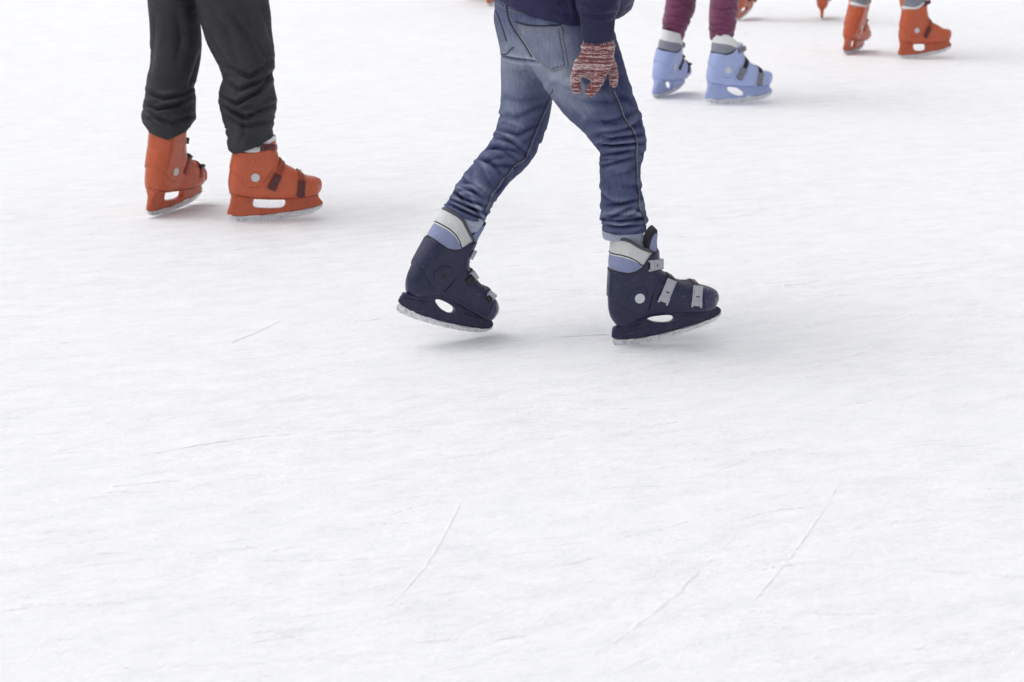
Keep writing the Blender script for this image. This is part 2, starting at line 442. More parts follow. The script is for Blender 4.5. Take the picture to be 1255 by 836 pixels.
# skate cuts: low ridges of pushed-up snow beside shallow grooves, one ground-cover object
def cuts():
    V, F = [], []
    def ridge(pts, wd, ht):
        pts = smooth_poly(pts, 3, closed=False); n = len(pts); base = len(V)
        for i, p in enumerate(pts):
            t = pts[min(i+1, n-1)]-pts[max(i-1, 0)]; t /= np.linalg.norm(t)+1e-9; nn = np.array([-t[1], t[0]])
            e = math.sin(math.pi*min(max(i/(n-1), .0), 1))**.5
            ww = wd*(.4+.6*e)*(1+.35*random.uniform(-1, 1)); hh = ht*e*(1+.9*random.uniform(-1, 1)); p = p+nn*random.gauss(0, wd*.12)
            for o_, z in ((-1, -.0012), (-.4, hh), (.4, hh*.8), (1, -.0012)):
                q = p+nn*o_*ww; V.append((q[0], q[1], z))
        for i in range(n-1):
            for k in range(3): F.append((base+i*4+k, base+i*4+k+1, base+i*4+5+k, base+i*4+4+k))
    def g(px, py):
        d = ray(px, py); t = -CAM_H/d[2]; return np.array([d[0]*t, d[1]*t])
    for poly, wd in (([(566, 612), (545, 655), (515, 705), (478, 742)], .004), ([(905, 652), (872, 684), (820, 735), (770, 775), (715, 812)], .005),
                     ([(1030, 590), (990, 655), (955, 700), (925, 735)], .004), ([(345, 392), (305, 412), (262, 428)], .004), ([(1090, 420), (1040, 438), (990, 452)], .004),
                     ([(0, 540), (60, 548), (110, 566)], .003), ([(1230, 765), (1150, 785), (1095, 805)], .005), ([(0, 655), (40, 654), (78, 650)], .004),
                     ([(1150, 235), (1120, 238), (1060, 243)], .004), ([(640, 432), (560, 440), (470, 447)], .004), ([(90, 352), (140, 349), (210, 342)], .004)):
        ridge([g(*p) for p in poly], wd*1.4, .0013)
    for q_ in range(520):
        y = random.uniform(2.9, 13); x = random.uniform(-.30, .30)*y; a = R(random.gauss(7, 14)); L = random.uniform(.03, .16)*(1+y*.08) if q_ > 60 else random.uniform(.3, .9)
        b = random.uniform(-.12, .12)*L
        pts = [np.array([x+math.cos(a)*s*L-math.sin(a)*b*(1-(2*s-1)**2), y+math.sin(a)*s*L+math.cos(a)*b*(1-(2*s-1)**2)]) for s in np.linspace(0, 1, 6)]
        ridge(pts, random.uniform(.0025, .006), random.uniform(.0005, .0016))
    o = link('skate_marks', to_mesh('skate_marks', V, F, M['ice'])); tag(o, 'fine curved skate marks cut across the white ice', 'skate marks', kind='stuff')
cuts()

def crumbs():
    V, F = [], []
    pts = []
    for (px, py, sx, sy, n) in ((600, 402, .20, .05, 110), (815, 424, .22, .06, 110), (230, 262, .22, .07, 100), (345, 270, .22, .06, 100), (905, 127, .2, .05, 80), (830, 119, .2, .05, 80)):
        d = ray(px, py); t = -CAM_H/d[2]
        for _ in range(n): pts.append((random.gauss(d[0]*t, sx), random.gauss(d[1]*t, sy), random.uniform(.0010, .0030)))
    for _ in range(900):
        y = random.uniform(2.8, 8); pts.append((random.uniform(-.3, .3)*y, y, random.uniform(.0007, .0020)))
    for x, y, r in pts:
        b = len(V)
        for dx, dy, dz in ((1, 0, 0), (0, 1, 0), (-1, 0, 0), (0, -1, 0), (.1, .1, .8)):
            V.append((x+r*dx*random.uniform(.7, 1.6), y+r*dy*random.uniform(.6, 1.2), r*dz*random.uniform(.6, 1.1)-.0005))
        F += [(b, b+1, b+4), (b+1, b+2, b+4), (b+2, b+3, b+4), (b+3, b, b+4)]
    o = link('ice_shavings', to_mesh('ice_shavings', V, F, M['ice'])); tag(o, 'loose white ice shavings scattered over the rink', 'ice shavings', kind='stuff')
crumbs()

# ------------------------------------------------------------------ skates
class Tmpl:
    """A boot drawn flat from the side: picture coordinates turned into metres, sole level, heel at the origin, toe along +x."""
    def __init__(s, x0, y0, x1, y1, L=.30):
        s.o = (x0, y0); s.a = math.atan2(y0-y1, x1-x0); s.s = L/math.hypot(x1-x0, y0-y1)
    def f(s, X, Y):
        u, v = (X-s.o[0])*s.s, (s.o[1]-Y)*s.s; c, n = math.cos(s.a), math.sin(s.a)
        return (u*c+v*n, -u*n+v*c)
    def poly(s, pts): return [s.f(*p) for p in pts]
    def inv(s, x, z):
        c, n = math.cos(s.a), math.sin(s.a); u, v = x*c-z*n, x*n+z*c
        return u/s.s+s.o[0], s.o[1]-v/s.s

def lerp1(xs, ys): return lambda x: np.interp(x, xs, ys)

def slab(poly, wfn, r, h, lo, hi, cut=None, hole=None, extra=None, smooth=2):
    F = Field(lo, hi, h); X, Y, Z = F.ax[0][:, None], F.ax[1], F.ax[2][None, :]
    d2 = polyd(poly, X, Z)
    if cut is not None: d2c = cut(X+0*Z, Z+0*X)
    wv = wfn(X+0*Z, Z+0*X)
    r = np.minimum(r(X+0*Z, Z+0*X), wv-.0005)[:, None, :] if callable(r) else r
    qx = d2[:, None, :]+r; qy = (np.abs(Y)[None, :, None]-wv[:, None, :]+r)
    V = np.sqrt(np.maximum(qx, 0)**2+np.maximum(qy, 0)**2)+np.minimum(np.maximum(qx, qy), 0)-r
    if cut is not None: V = np.maximum(V, d2c[:, None, :])
    if hole is not None: V = np.maximum(V, -polyd(hole, X, Z)[:, None, :])
    if extra is not None: V = extra(V, F.ax[0][:, None, None], Y[None, :, None], F.ax[2][None, None, :])
    F.V = V.astype(np.float32)
    return F.mesh(smooth)

def boot_r(x, z):
    return .027+.013*np.clip((z-.085)/.05, 0, 1)*np.clip((.22-x)/.05, 0, 1)
def boot_w(x, z):
    foot = np.interp(x, [0, .02, .06, .14, .20, .245, .27, .285, .30], [.024, .031, .036, .038, .045, .046, .040, .031, .016])
    shaft = np.interp(z, [.08, .14, .20, .30], [.037, .0405, .0435, .045])
    k = np.clip((z-.085)/.05, 0, 1)*np.clip((.22-x)/.05, 0, 1)
    return foot*(1-k)+shaft*k

def outside_at(x, z, poly):
    r = float(boot_r(x, z))
    d2 = float(polyd(poly, np.array([[x]]), np.array([[z]]))[0, 0]); ww = float(boot_w(np.array([x]), np.array([z]))[0])
    q = min(d2+r, r)
    if q <= 0: return ww
    return ww-r+math.sqrt(max(r*r-q*q, 0))

def bevbox(bm, size, mtx, bev=.0012, seg=2, taper=1.0):
    tmp = bmesh.new(); bmesh.ops.create_cube(tmp, size=1)
    for v in tmp.verts:
        k = taper if v.co.z > 0 else 1
        v.co = Vector((v.co.x*size[0]*k, v.co.y*size[1], v.co.z*size[2]))
    bmesh.ops.bevel(tmp, geom=list(tmp.edges), offset=bev, segments=seg, affect='EDGES', profile=.5)
    tmp.transform(mtx); me = bpy.data.meshes.new('tmp'); tmp.to_mesh(me); bm.from_mesh(me); bpy.data.meshes.remove(me); tmp.free()

def disc(bm, r, t, mtx, seg=28, plain=False):
    rings = [(r, -.010), (r, t*.5), (r*.95, t*.85), (r*.86, t), (r*.3, t)] if plain else [(r*1.0, 0), (r*1.0, t*.6), (r*.9, t), (r*.62, t), (r*.55, t*.7), (r*.2, t*.75)]
    vs_ = []
    for rr, zz in rings:
        vs_.append([bm.verts.new(mtx @ Vector((rr*math.cos(2*math.pi*i/seg), rr*math.sin(2*math.pi*i/seg), zz))) for i in range(seg)])
    for a, b in zip(vs_[:-1], vs_[1:]):
        for i in range(seg): bm.faces.new((a[i], a[(i+1) % seg], b[(i+1) % seg], b[i]))
    bm.faces.new(vs_[-1])

def bm_mesh(name, bm, mat, angle=R(40)):
    me = bpy.data.meshes.new(name); bm.normal_update(); bm.to_mesh(me); bm.free()
    me.polygons.foreach_set('use_smooth', [True]*len(me.polygons)); me.set_sharp_from_angle(angle=angle)
    me.materials.append(mat); return me

def ring_band(T, xc, A, B, ylo, yhi, grow, thick=.003, n=64, m=8, tilt=0):
    """fabric band round the shaft between two picture-space curves; closed, with thickness"""
    V, Fc = [], []
    for i in range(n):
        th = 2*math.pi*i/n; X = xc+A*math.cos(th)
        y0, y1 = ylo(X), yhi(X); prof = []
        for j in range(m+1):
            t = j/m; bul = math.sin(math.pi*t)*.0022
            prof.append((y0+(y1-y0)*t, grow+bul))
        prof += [(y1, grow-thick), (y0, grow-thick)]
        for (yy, g) in prof:
            a = A*(1+(g/(A*T.s)))
            x, z = T.f(xc+a*math.cos(th), yy)
            V.append((x, -(B+g)*math.sin(th), z))
    k = m+3
    for i in range(n):
        i2 = (i+1) % n
        for j in range(k):
            j2 = (j+1) % k; Fc.append((i*k+j, i*k+j2, i2*k+j2, i2*k+j))
    bm = bmesh.new(); vv = [bm.verts.new(v) for v in V]
    for f in Fc: bm.faces.new([vv[q] for q in f])
    bmesh.ops.recalc_face_normals(bm, faces=bm.faces)
    return bm

def ring_cord(T, xc, A, B, yc, grow, r, n=64, m=8):
    bm = bmesh.new(); rows = []
    P_ = []
    for i in range(n):
        th = 2*math.pi*i/n; X = xc+A*math.cos(th); a = A+grow/T.s
        x, z = T.f(xc+a*math.cos(th), yc(X)); P_.append(Vector((x, -(B+grow)*math.sin(th), z)))
    for i in range(n):
        t = (P_[(i+1) % n]-P_[i-1]).normalized(); up = Vector((0, 0, 1)); s = t.cross(up).normalized(); u = s.cross(t)
        rows.append([bm.verts.new(P_[i]+s*r*math.cos(2*math.pi*j/m)+u*r*1.3*math.sin(2*math.pi*j/m)) for j in range(m)])
    for i in range(n):
        a, b = rows[i], rows[(i+1) % n]
        for j in range(m): bm.faces.new((a[j], b[j], b[(j+1) % m], a[(j+1) % m]))
    bmesh.ops.recalc_face_normals(bm, faces=bm.faces)
    return bm

def plate(poly, half, name, mat, bev=.0006):
    bm = bmesh.new(); vs_ = [bm.verts.new((x, -half, z)) for x, z in poly]; f = bm.faces.new(vs_)
    r_ = bmesh.ops.extrude_face_region(bm, geom=[f])
    for v in r_['geom']:
        if isinstance(v, bmesh.types.BMVert): v.co.y = half
    bmesh.ops.recalc_face_normals(bm, faces=bm.faces)
    return bm_mesh(name, bm, mat, R(30))

def hash_(k): return sum(ord(c) for c in k)
def build_skate(kind, left=False):
    """returns {part name: [meshes]}; the shell is the skate's own mesh"""
    res = []
    H = .0021
    if kind == 'navy':
        T = Tmpl(137, 720, 738, 575); px = T.s
        shell = [(107, 100), (108, 335), (105, 460), (107, 520), (114, 565), (130, 605), (152, 635), (170, 655), (240, 640), (300, 588), (400, 572), (500, 568), (650, 562), (692, 556), (712, 525), (719, 490), (706, 458), (672, 438), (612, 428), (575, 410), (540, 402), (500, 404), (450, 378), (408, 352), (384, 325), (376, 290), (372, 240), (368, 215), (365, 100)]
        topc = lerp1([60, 108, 200, 262, 310, 345, 420], [330, 333, 342, 312, 245, 222, 232])
        cuff = [(102, 100), (103, 335), (101, 460), (103, 488), (150, 508), (195, 535), (235, 560), (275, 566), (308, 548), (322, 515), (330, 470), (345, 430), (352, 395), (380, 350), (386, 325), (379, 290), (376, 240), (371, 210), (368, 100)]
        holder = [(140, 655), (136, 690), (137, 720), (220, 724), (300, 716), (400, 697), (500, 671), (600, 641), (680, 612), (720, 592), (738, 574), (736, 560), (722, 548), (700, 541), (684, 540), (650, 535), (600, 535), (400, 552), (290, 572), (230, 610), (190, 640), (165, 648)]
        hole = [(317, 604), (345, 592), (400, 587), (450, 586), (470, 597), (474, 612), (462, 626), (430, 633), (380, 632), (345, 622)]
        blade = [(142, 716), (141, 732), (150, 752), (166, 762), (200, 762), (300, 748), (450, 716), (600, 671), (690, 634), (722, 610), (737, 586), (738, 570), (700, 590), (600, 630), (400, 690), (250, 712)]
        hinge = (266, 476, 50, 60); rivet = (264, 476, 27); shaft = (238, 129)
        col = M['navy']; capm = M['navy_gloss']; bmat = M['grey_buckle']; smat = M['black_plastic']
        buckles = [((350, 294), 2, 92, 60), ((414, 436), 68, 130, 58), ((577, 462), 84, 112, 58)]
        toecap = [(608, 400), (620, 540), (660, 548), (700, 560), (730, 530), (735, 480), (700, 430), (660, 410)]
        lower_line = True
    else:
        T = Tmpl(592, 672, 1178, 590)
        shell = [(628, 60), (624, 275), (614, 310), (606, 360), (600, 410), (592, 450), (591, 480), (597, 515), (612, 545), (625, 560), (900, 572), (1120, 545), (1146, 530), (1161, 505), (1166, 470), (1155, 440), (1125, 426), (1075, 424), (1045, 410), (1010, 388), (965, 366), (925, 342), (900, 318), (880, 270), (868, 205), (862, 60)]
        if kind == 'tall': topc = lerp1([60, 624, 700, 780, 850, 900], [212, 212, 214, 192, 150, 140])
        elif kind == 'pale': topc = lerp1([60, 624, 700, 770, 830, 900], [290, 292, 298, 268, 215, 200])
        elif kind == 'high': topc = lerp1([60, 624, 700, 780, 850, 900], [170, 170, 172, 172, 180, 180])
        else: topc = lerp1([60, 624, 700, 770, 830, 900], [278, 268, 272, 262, 215, 190])
        cuff = [(622, 60), (619, 275), (609, 310), (601, 360), (598, 388), (625, 402), (655, 425), (685, 460), (715, 480), (750, 484), (785, 470), (805, 440), (830, 400), (850, 370), (880, 340), (890, 300), (874, 250), (871, 205), (866, 60)]
        holder = [(612, 545), (613, 565), (604, 610), (592, 645), (591, 672), (660, 676), (760, 672), (900, 655), (1030, 636), (1110, 617), (1160, 602), (1180, 592), (1174, 578), (1155, 560), (1146, 540), (1150, 520), (900, 545), (640, 540)]
        if kind == 'pale':
            hole = [(770, 575), (790, 562), (840, 568), (890, 586), (928, 610), (930, 630), (905, 640), (860, 636), (810, 615), (780, 595)]
        elif kind == 'tall': hole = [(745, 590), (752, 555), (785, 538), (830, 540), (870, 560), (890, 600), (885, 628), (850, 638), (790, 636), (755, 620)]
        else: hole = [(742, 600), (750, 562), (775, 544), (840, 541), (905, 549), (940, 570), (948, 597), (930, 621), (860, 626), (780, 624), (752, 618)]
        blade = [(598, 668), (600, 684), (625, 702), (700, 709), (850, 700), (1000, 680), (1100, 658), (1160, 628), (1178, 604), (1178, 590), (1100, 612), (900, 650), (700, 670)]
        hinge = (745, 424, 50, 50); rivet = (746, 423, 26); shaft = (746, 128)
        col, smat = (M['sky'], M['black_plastic']) if kind == 'pale' else (M['orange'], M['orange_dark'])
        capm = col; bmat = M['dark_buckle'] if kind == 'pale' else M['maroon_buckle']
        buckles = [((864, 446), 66, 96, 50), ((1024, 482), 86, 100, 48)]
        if kind == 'pale': buckles += [((852, 250), 15, 84, 46)]
        elif kind in ('orange', 'high'): buckles += [((818, 238), -3, 92, 44)]
        else: buckles = [((862, 442), 66, 104, 42), ((852, 150), 15, 84, 46)]
        toecap = [(1072, 400), (1085, 500), (1120, 530), (1160, 530), (1185, 480), (1160, 425), (1110, 410)]
        lower_line = False
    shp = smooth_poly(T.poly(shell), 1); cup = smooth_poly(T.poly(cuff), 1)
    lo, hi = (-.03, -.058, -.03), (.325, .058, .30)
    def cut(x, z):
        X, Y = T.inv(x, z); return (topc(X)-Y)*T.s*.9
    full = list(shp)
    # shell
    def dents(V, X, Y, Z):
        return V+.0008*np.sin(X*90)*np.sin(Z*70+1)
    v, f = slab(shp, boot_w, boot_r, H, lo, hi, cut=cut, extra=dents)
    shell_me = to_mesh('skate_shell', v, f, col)
    # upper cuff: a second skin standing proud, its outline clipped so that the rim is a crisp step
    outer = smooth_poly(T.poly([(x-(5 if x < 300 and kind == 'navy' else (5 if x < 700 and kind != 'navy' else -3)), y) for x, y in shell]), 1)
    reg = smooth_poly(T.poly(cuff), 1)
    def cutreg(x, z): return np.maximum(cut(x, z)+.0005, polyd(reg, x, z)-.0008)
    v, f = slab(outer, lambda x, z: boot_w(x, z)+.0034, lambda x, z: boot_r(x, z)+.001, H, lo, hi, cut=cutreg)
    res.append(('cuff', to_mesh('cuff', v, f, col)))
    # toe cap
    tc = T.poly(toecap)
    v, f = slab(outer, lambda x, z: boot_w(x, z)+.0016, lambda x, z: boot_r(x, z)+.001, H, (.16, -.058, -.01), hi, cut=lambda x, z: polyd(smooth_poly(tc, 1), x, z))
    if len(v): res.append(('toe_cap', to_mesh('toe_cap', v, f, capm)))
    # blade holder
    hp = smooth_poly(T.poly(holder), 1); ho = smooth_poly(T.poly(hole), 2)
    top_z = .05 if kind == 'navy' else .07
    def hw(x, z):
        foot = boot_w(x, np.zeros_like(z)+.02)
        t = np.clip(z/top_z, 0, 1); b = .0085+.0035*t
        fl = np.clip((t-.55)/.45, 0, 1)**1.6
        endt = np.clip(np.minimum((x+.004)/.02, (.304-x)/.03), 0, 1)
        r_ = b*(1-fl)+(foot*.86)*fl
        if kind == 'navy': r_ = r_+.0012*np.sin(z*520)*np.clip((.10-x)/.04, 0, 1)*np.clip((z-.004)/.01, 0, 1)
        return r_*(.55+.45*endt)
    v, f = slab(hp, hw, .006, .0018, lo, (.325, .058, .12), hole=ho, smooth=3)
    res.append(('blade_holder', to_mesh('blade_holder', v, f, col)))
    res.append(('blade', plate(smooth_poly(T.poly(blade), 1), .0022, 'blade', M['blade'])))
    # snow packed along the holder's lower edge
    low = [(140, 721), (220, 725), (300, 717), (400, 698), (500, 672), (600, 642), (680, 613), (733, 580)] if kind == 'navy' else [(594, 673), (660, 677), (760, 673), (900, 656), (1030, 637), (1110, 618), (1172, 595)]
    rs = random.Random(hash_(kind)); lx = np.linspace(low[0][0], low[-1][0], 70); ly = np.interp(lx, [a for a, b in low], [b for a, b in low])
    jag = 0; up_, dn_ = [], []
    for X_, Y_ in zip(lx, ly):
        jag = .6*jag+rs.gauss(0, 3.2); up_.append((X_, Y_-max(-3, -.5+jag*.8)*(1.0 if kind == 'navy' else 1.4))); dn_.append((X_, Y_+5))
    res.append(('packed_snow', plate(T.poly(up_+dn_[::-1]), .0088, 'packed_snow', M['ice'])))
    # hinge boss + rivet on both sides; inner navy disc blackened as a hole's shade
    for sgn in (-1, 1):
        bm = bmesh.new(); rb = bmesh.new()
        rot = Matrix.Rotation(-sgn*math.pi/2, 4, 'X')
        if kind == 'navy':
            x, z = T.f(hinge[0], hinge[1]); x0, z0 = T.f(hinge[0]-26, hinge[1]-28)
            y = outside_at(x, z, full)+.0030
            mt = Matrix.Translation(((x+x0)/2, y*sgn, (z+z0)/2)) @ rot @ Matrix.Rotation(sgn*(math.pi*.27+T.a), 4, 'Z') @ Matrix.Diagonal((1, 1.38, 1, 1))
            disc(bm, 43*T.s, .0044, mt, plain=True)
        else:
            x, z = T.f(hinge[0], hinge[1]); y = outside_at(x, z, full)+.0022
            disc(bm, 40*T.s, .0030, Matrix.Translation((x, y*sgn, z)) @ rot, plain=True)
        x, z = T.f(rivet[0], rivet[1]); y = (outside_at(x, z, full)+(.0062 if kind == 'navy' else .0045))*sgn
        inner = left and sgn == -1 and kind == 'navy'
        disc(rb, rivet[2]*T.s*(.55 if inner else 1), .0025, Matrix.Translation((x, y, z)) @ rot)
        res.append(('hinge', bm_mesh('hinge', bm, col))); res.append(('rivet', bm_mesh('rivet', rb, M['black_plastic'] if inner else M['rivet'])))
    # dark cords: gap shade painted round the cuff's lower rim and along the shell
    def side_cord(pts, r, out=.0034):
        pl = smooth_poly(T.poly(pts), 3, closed=False)
        for sgn in (-1, 1):
            bm = bmesh.new(); prev = None
            for i, (x, z) in enumerate(pl):
                p = Vector((x, sgn*(outside_at(x, z, full)+out), z)); t = pl[min(i+1, len(pl)-1)]-pl[max(i-1, 0)]; t = Vector((t[0], 0, t[1])).normalized(); up = Vector((0, 1, 0)); sd_ = t.cross(up)
                row = [bm.verts.new(p+sd_*r*math.cos(2*math.pi*j/6)+up*r*math.sin(2*math.pi*j/6)) for j in range(6)]
                if prev:
                    for j in range(6): bm.faces.new((prev[j], row[j], row[(j+1) % 6], prev[(j+1) % 6]))
                prev = row
            bmesh.ops.recalc_face_normals(bm, faces=bm.faces); res.append(('groove_shade_cord', bm_mesh('groove', bm, groove)))
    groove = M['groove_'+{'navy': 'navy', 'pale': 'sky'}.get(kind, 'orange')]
    if kind == 'navy':
        side_cord([(112, 492), (150, 510), (195, 537), (225, 556)], .0013, .0012); side_cord([(318, 545), (330, 505), (338, 455), (352, 398)], .0012, .0012)
        side_cord([(160, 655), (230, 648), (290, 640)], .0010, .001); side_cord([(520, 592), (600, 575), (690, 552)], .0010, .001)
    else:
        side_cord([(604, 392), (628, 404), (660, 428), (690, 463), (720, 483), (750, 486), (782, 473), (806, 440), (832, 398)], .0011, .0010)
        side_cord([(600, 530), (700, 552), (900, 556), (1060, 545), (1140, 527)], .0012, .0008)
    # straps over the instep and buckles on the outer (-y) side
    for (c, ang, ln, wd) in buckles:
        cx, cz = T.f(*c); a = R(ang)+ -T.a            # buckle axis in the side plane; ang measured up from +x in the picture
        ux, uz = math.cos(a), math.sin(a)
        hwid = wd*T.s*.36
        def sc(x, z, cx=cx, cz=cz, ux=ux, uz=uz, hwid=hwid):
            al = (x-cx)*ux+(z-cz)*uz; ac = -(x-cx)*uz+(z-cz)*ux
            return np.maximum(np.maximum(np.abs(ac)-hwid, -al-.004), np.abs(al)-.11)
        gx = .0042
        big = smooth_poly(grow_poly(shp, gx), 0)
        v, f = slab(big, lambda x, z: boot_w(x, z)+gx, lambda x, z: boot_r(x, z)+.002, .0019, lo, hi, cut=lambda x, z, sc=sc: np.maximum(sc(x, z), cut_soft(T, topc, x, z)))
        if len(v): res.append(('strap', to_mesh('strap', v, f, smat)))
        bs_ = 1 if left else -1
        # lean the buckle with the boot's side
        x2, z2 = cx+ux*.018, cz+uz*.018; y2 = bs_*max(outside_at(x2, z2, full)+.0065, .030); x1_, z1_ = cx-ux*.018, cz-uz*.018; y1_ = bs_*max(outside_at(x1_, z1_, full)+.0065, .030)
        axv = Vector((x2-x1_, y2-y1_, z2-z1_)).normalized(); side = Vector((-uz, 0, ux)); nrm = side.cross(axv).normalized()
        if nrm.y*bs_ < 0: nrm = -nrm
        side = nrm.cross(axv).normalized()
        mt = Matrix((side, axv, nrm)).transposed().to_4x4(); mt.translation = Vector((cx, (y1_+y2)/2, cz))
        W_, L_ = wd*T.s, ln*T.s
        bm = bmesh.new()
        bevbox(bm, (W_*.95, L_, .0035), mt, .0014)
        bevbox(bm, (W_*.72, L_*.62, .0042), mt @ Matrix.Translation((0, L_*.12, .0032)), .0015, taper=.9)
        bevbox(bm, (W_*.16, L_*.30, .006), mt @ Matrix.Translation((W_*.42, -L_*.42, 0)), .001)
        bevbox(bm, (W_*.16, L_*.30, .006), mt @ Matrix.Translation((-W_*.42, -L_*.42, 0)), .001)
        res.append(('buckle', bm_mesh('buckle', bm, bmat)))
        # catch on the instep's ridge, where the strap hooks in
        k_ = 0.0
        while k_ < .09 and polyd(full, np.array([[cx+ux*k_]]), np.array([[cz+uz*k_]]))[0, 0] < -.010: k_ += .002
        xk, zk = cx+ux*k_, cz+uz*k_; yk = -bs_*(outside_at(xk, zk, full)+.004)
        cb = bmesh.new(); ct = Matrix((side, Vector((ux, 0, uz)), Vector((0, -bs_, 0)))).transposed().to_4x4(); ct.translation = Vector((xk, yk, zk))
        bevbox(cb, (W_*.9, .020, .010), ct @ Matrix.Rotation(.5, 4, 'X'), .002)
        res.append(('catch', bm_mesh('catch', cb, bmat if kind == 'navy' else M['black_plastic'])))
        bm = bmesh.new(); bevbox(bm, (W_*.34, L_*.05, .0012), mt @ Matrix.Translation((0, -L_*.05, .0056)), .0003, 1)
        bevbox(bm, (W_*.5, L_*.12, .0035), mt @ Matrix.Translation((0, -L_*.5, -.0005)), .001)
        res.append(('latch', bm_mesh('latch', bm, M['black_plastic'])))
    # liner collar
    xc, A = shaft; B = .0445
    if kind == 'navy':
        top = lerp1([100, 170, 200, 240, 280, 320, 372], [158, 160, 168, 192, 212, 226, 232])
        mid = lerp1([100, 160, 200, 240, 268, 290, 372], [240, 242, 252, 272, 296, 306, 306])
        bot = lerp1([100, 150, 200, 240, 268, 300, 330, 372], [330, 338, 342, 330, 308, 268, 258, 262])
        midc = lambda X: min(mid(X), bot(X)-3)
        res.append(('liner', bm_mesh('liner', ring_band(T, xc, A+1, B, lambda X: bot(X)+24, top, -.0008, .005), M['silver'])))
        res.append(('liner_panel', bm_mesh('liner_panel', ring_band(T, xc, A+1, B, lambda X: bot(X)+4, midc, .0006, .002), M['liner_blue'])))
        bm = ring_cord(T, xc, A+2, B, bot, .0018, .0022)
        res.append(('piping', bm_mesh('piping', bm, M['piping'])))
        res.append(('piping', bm_mesh('piping', ring_cord(T, xc, A+2, B, midc, .0012, .0012), M['piping'])))
        res.append(('liner_rim', bm_mesh('liner_rim', ring_cord(T, xc, A-2, B-.001, lambda X: top(X)-2, 0, .0034), M['grey_piping'])))
        # tongue standing up in front of the leg
        tg = smooth_poly(T.poly([(283, 250), (288, 200), (300, 158), (318, 124), (338, 104), (350, 106), (353, 140), (350, 180), (362, 260)]), 1)
        v, f = slab(tg, lambda x, z: .030+0*x, .004, .0016, lo, hi); res.append(('tongue', to_mesh('tongue', v, f, M['piping'])))
        tg = smooth_poly(T.poly([(306, 235), (308, 200), (318, 158), (333, 130), (346, 122), (350, 145), (349, 190), (350, 240)]), 1)
        v, f = slab(tg, lambda x, z: .0325+0*x, .003, .0016, lo, hi); res.append(('tongue_pad', to_mesh('tongue_pad', v, f, M['liner_blue'])))
    elif kind in ('pale', 'tall'):
        o_ = 28 if kind == 'pale' else -52
        top = lerp1([618, 700, 740, 800, 880], [95+o_, 108+o_, 128+o_, 165+o_, 185+o_])
        mid = lerp1([618, 700, 760, 800, 880], [172+o_, 176+o_, 190+o_, 215+o_, 225+o_])
        bot = lerp1([618, 660, 710, 760, 800, 880], [262+o_, 268+o_, 270+o_, 252+o_, 215+o_, 215+o_])
        if kind == 'pale': top = lerp1([618, 700, 740, 800, 880], [124, 134, 152, 188, 208])
        midc = lambda X: min(mid(X), bot(X)-3)
        a_, b_ = (M['liner_white'], M['liner_grey']) if kind == 'pale' else (M['liner_grey'], M['liner_white'])
        if kind == 'tall':
            midc = lambda X: bot(X)-26
        res.append(('liner', bm_mesh('liner', ring_band(T, xc, A+1, B, lambda X: bot(X)+24, top, -.0008, .005), a_)))
        res.append(('liner_panel', bm_mesh('liner_panel', ring_band(T, xc, A+1, B, lambda X: bot(X)+4, midc, .0006, .002), b_)))
        if kind == 'pale': res.append(('piping', bm_mesh('piping', ring_cord(T, xc, A+2, B, bot, .0018, .0026), M['piping'])))
    elif kind == 'orange':
        top = lerp1([618, 700, 760, 800, 880], [236, 240, 238, 200, 170])
        bot = lerp1([618, 700, 760, 800, 880], [285, 290, 285, 250, 230])
        res.append(('liner', bm_mesh('liner', ring_band(T, xc, A+1, B, bot, top, -.0008, .005), M['liner_white'])))
    return shell_me, res

def grow_poly(p, g):
    p = np.array(p); a = np.roll(p, 1, 0); b = np.roll(p, -1, 0); t = b-a; t /= np.linalg.norm(t, axis=1)[:, None]+1e-9
    area = .5*np.sum(p[:, 0]*np.roll(p[:, 1], -1)-np.roll(p[:, 0], -1)*p[:, 1])
    n = np.stack([t[:, 1], -t[:, 0]], 1)*(1 if area > 0 else -1)
    return p+n*g
def cut_soft(T, topc, x, z):
    X, Y = T.inv(x, z); return (topc(X)-22-Y)*T.s*.9

KINDS = {}
def place_skate(kind, person, base, heel, yaw, pitch, L=.30, roll=0, label=None, left=False):
    """heel: world point of the holder's lower rear corner; yaw turns the toe away from the camera"""
    key = (kind, left)
    if key not in KINDS: KINDS[key] = build_skate(kind, left)
    me, parts = KINDS[key]
    o = link('ice_skate', me, person); s = L/.30
    o.location = Vector(heel)-Vector(base); o.rotation_euler = (R(roll), -R(pitch), R(yaw)); o.scale = (s, s, s)
    if label: o['label'] = label
    for n, m in parts: link(n, m, o)
    return o

# ------------------------------------------------------------------ cloth helpers
def limb(st, Ys, bs=1.0):
    """stations given as (picture x, picture y, half width in picture px) on depth planes Ys"""
    out_ = []
    for i, q in enumerate(st):
        Y = Ys if isinstance(Ys, (int, float)) else np.interp(i, np.linspace(0, len(st)-1, len(Ys)), Ys)
        p = P(q[0], q[1], Y); a = q[2]/ppm(p); b = a*(q[3] if len(q) > 3 else bs)
        out_.append((p, a, b))
    return out_

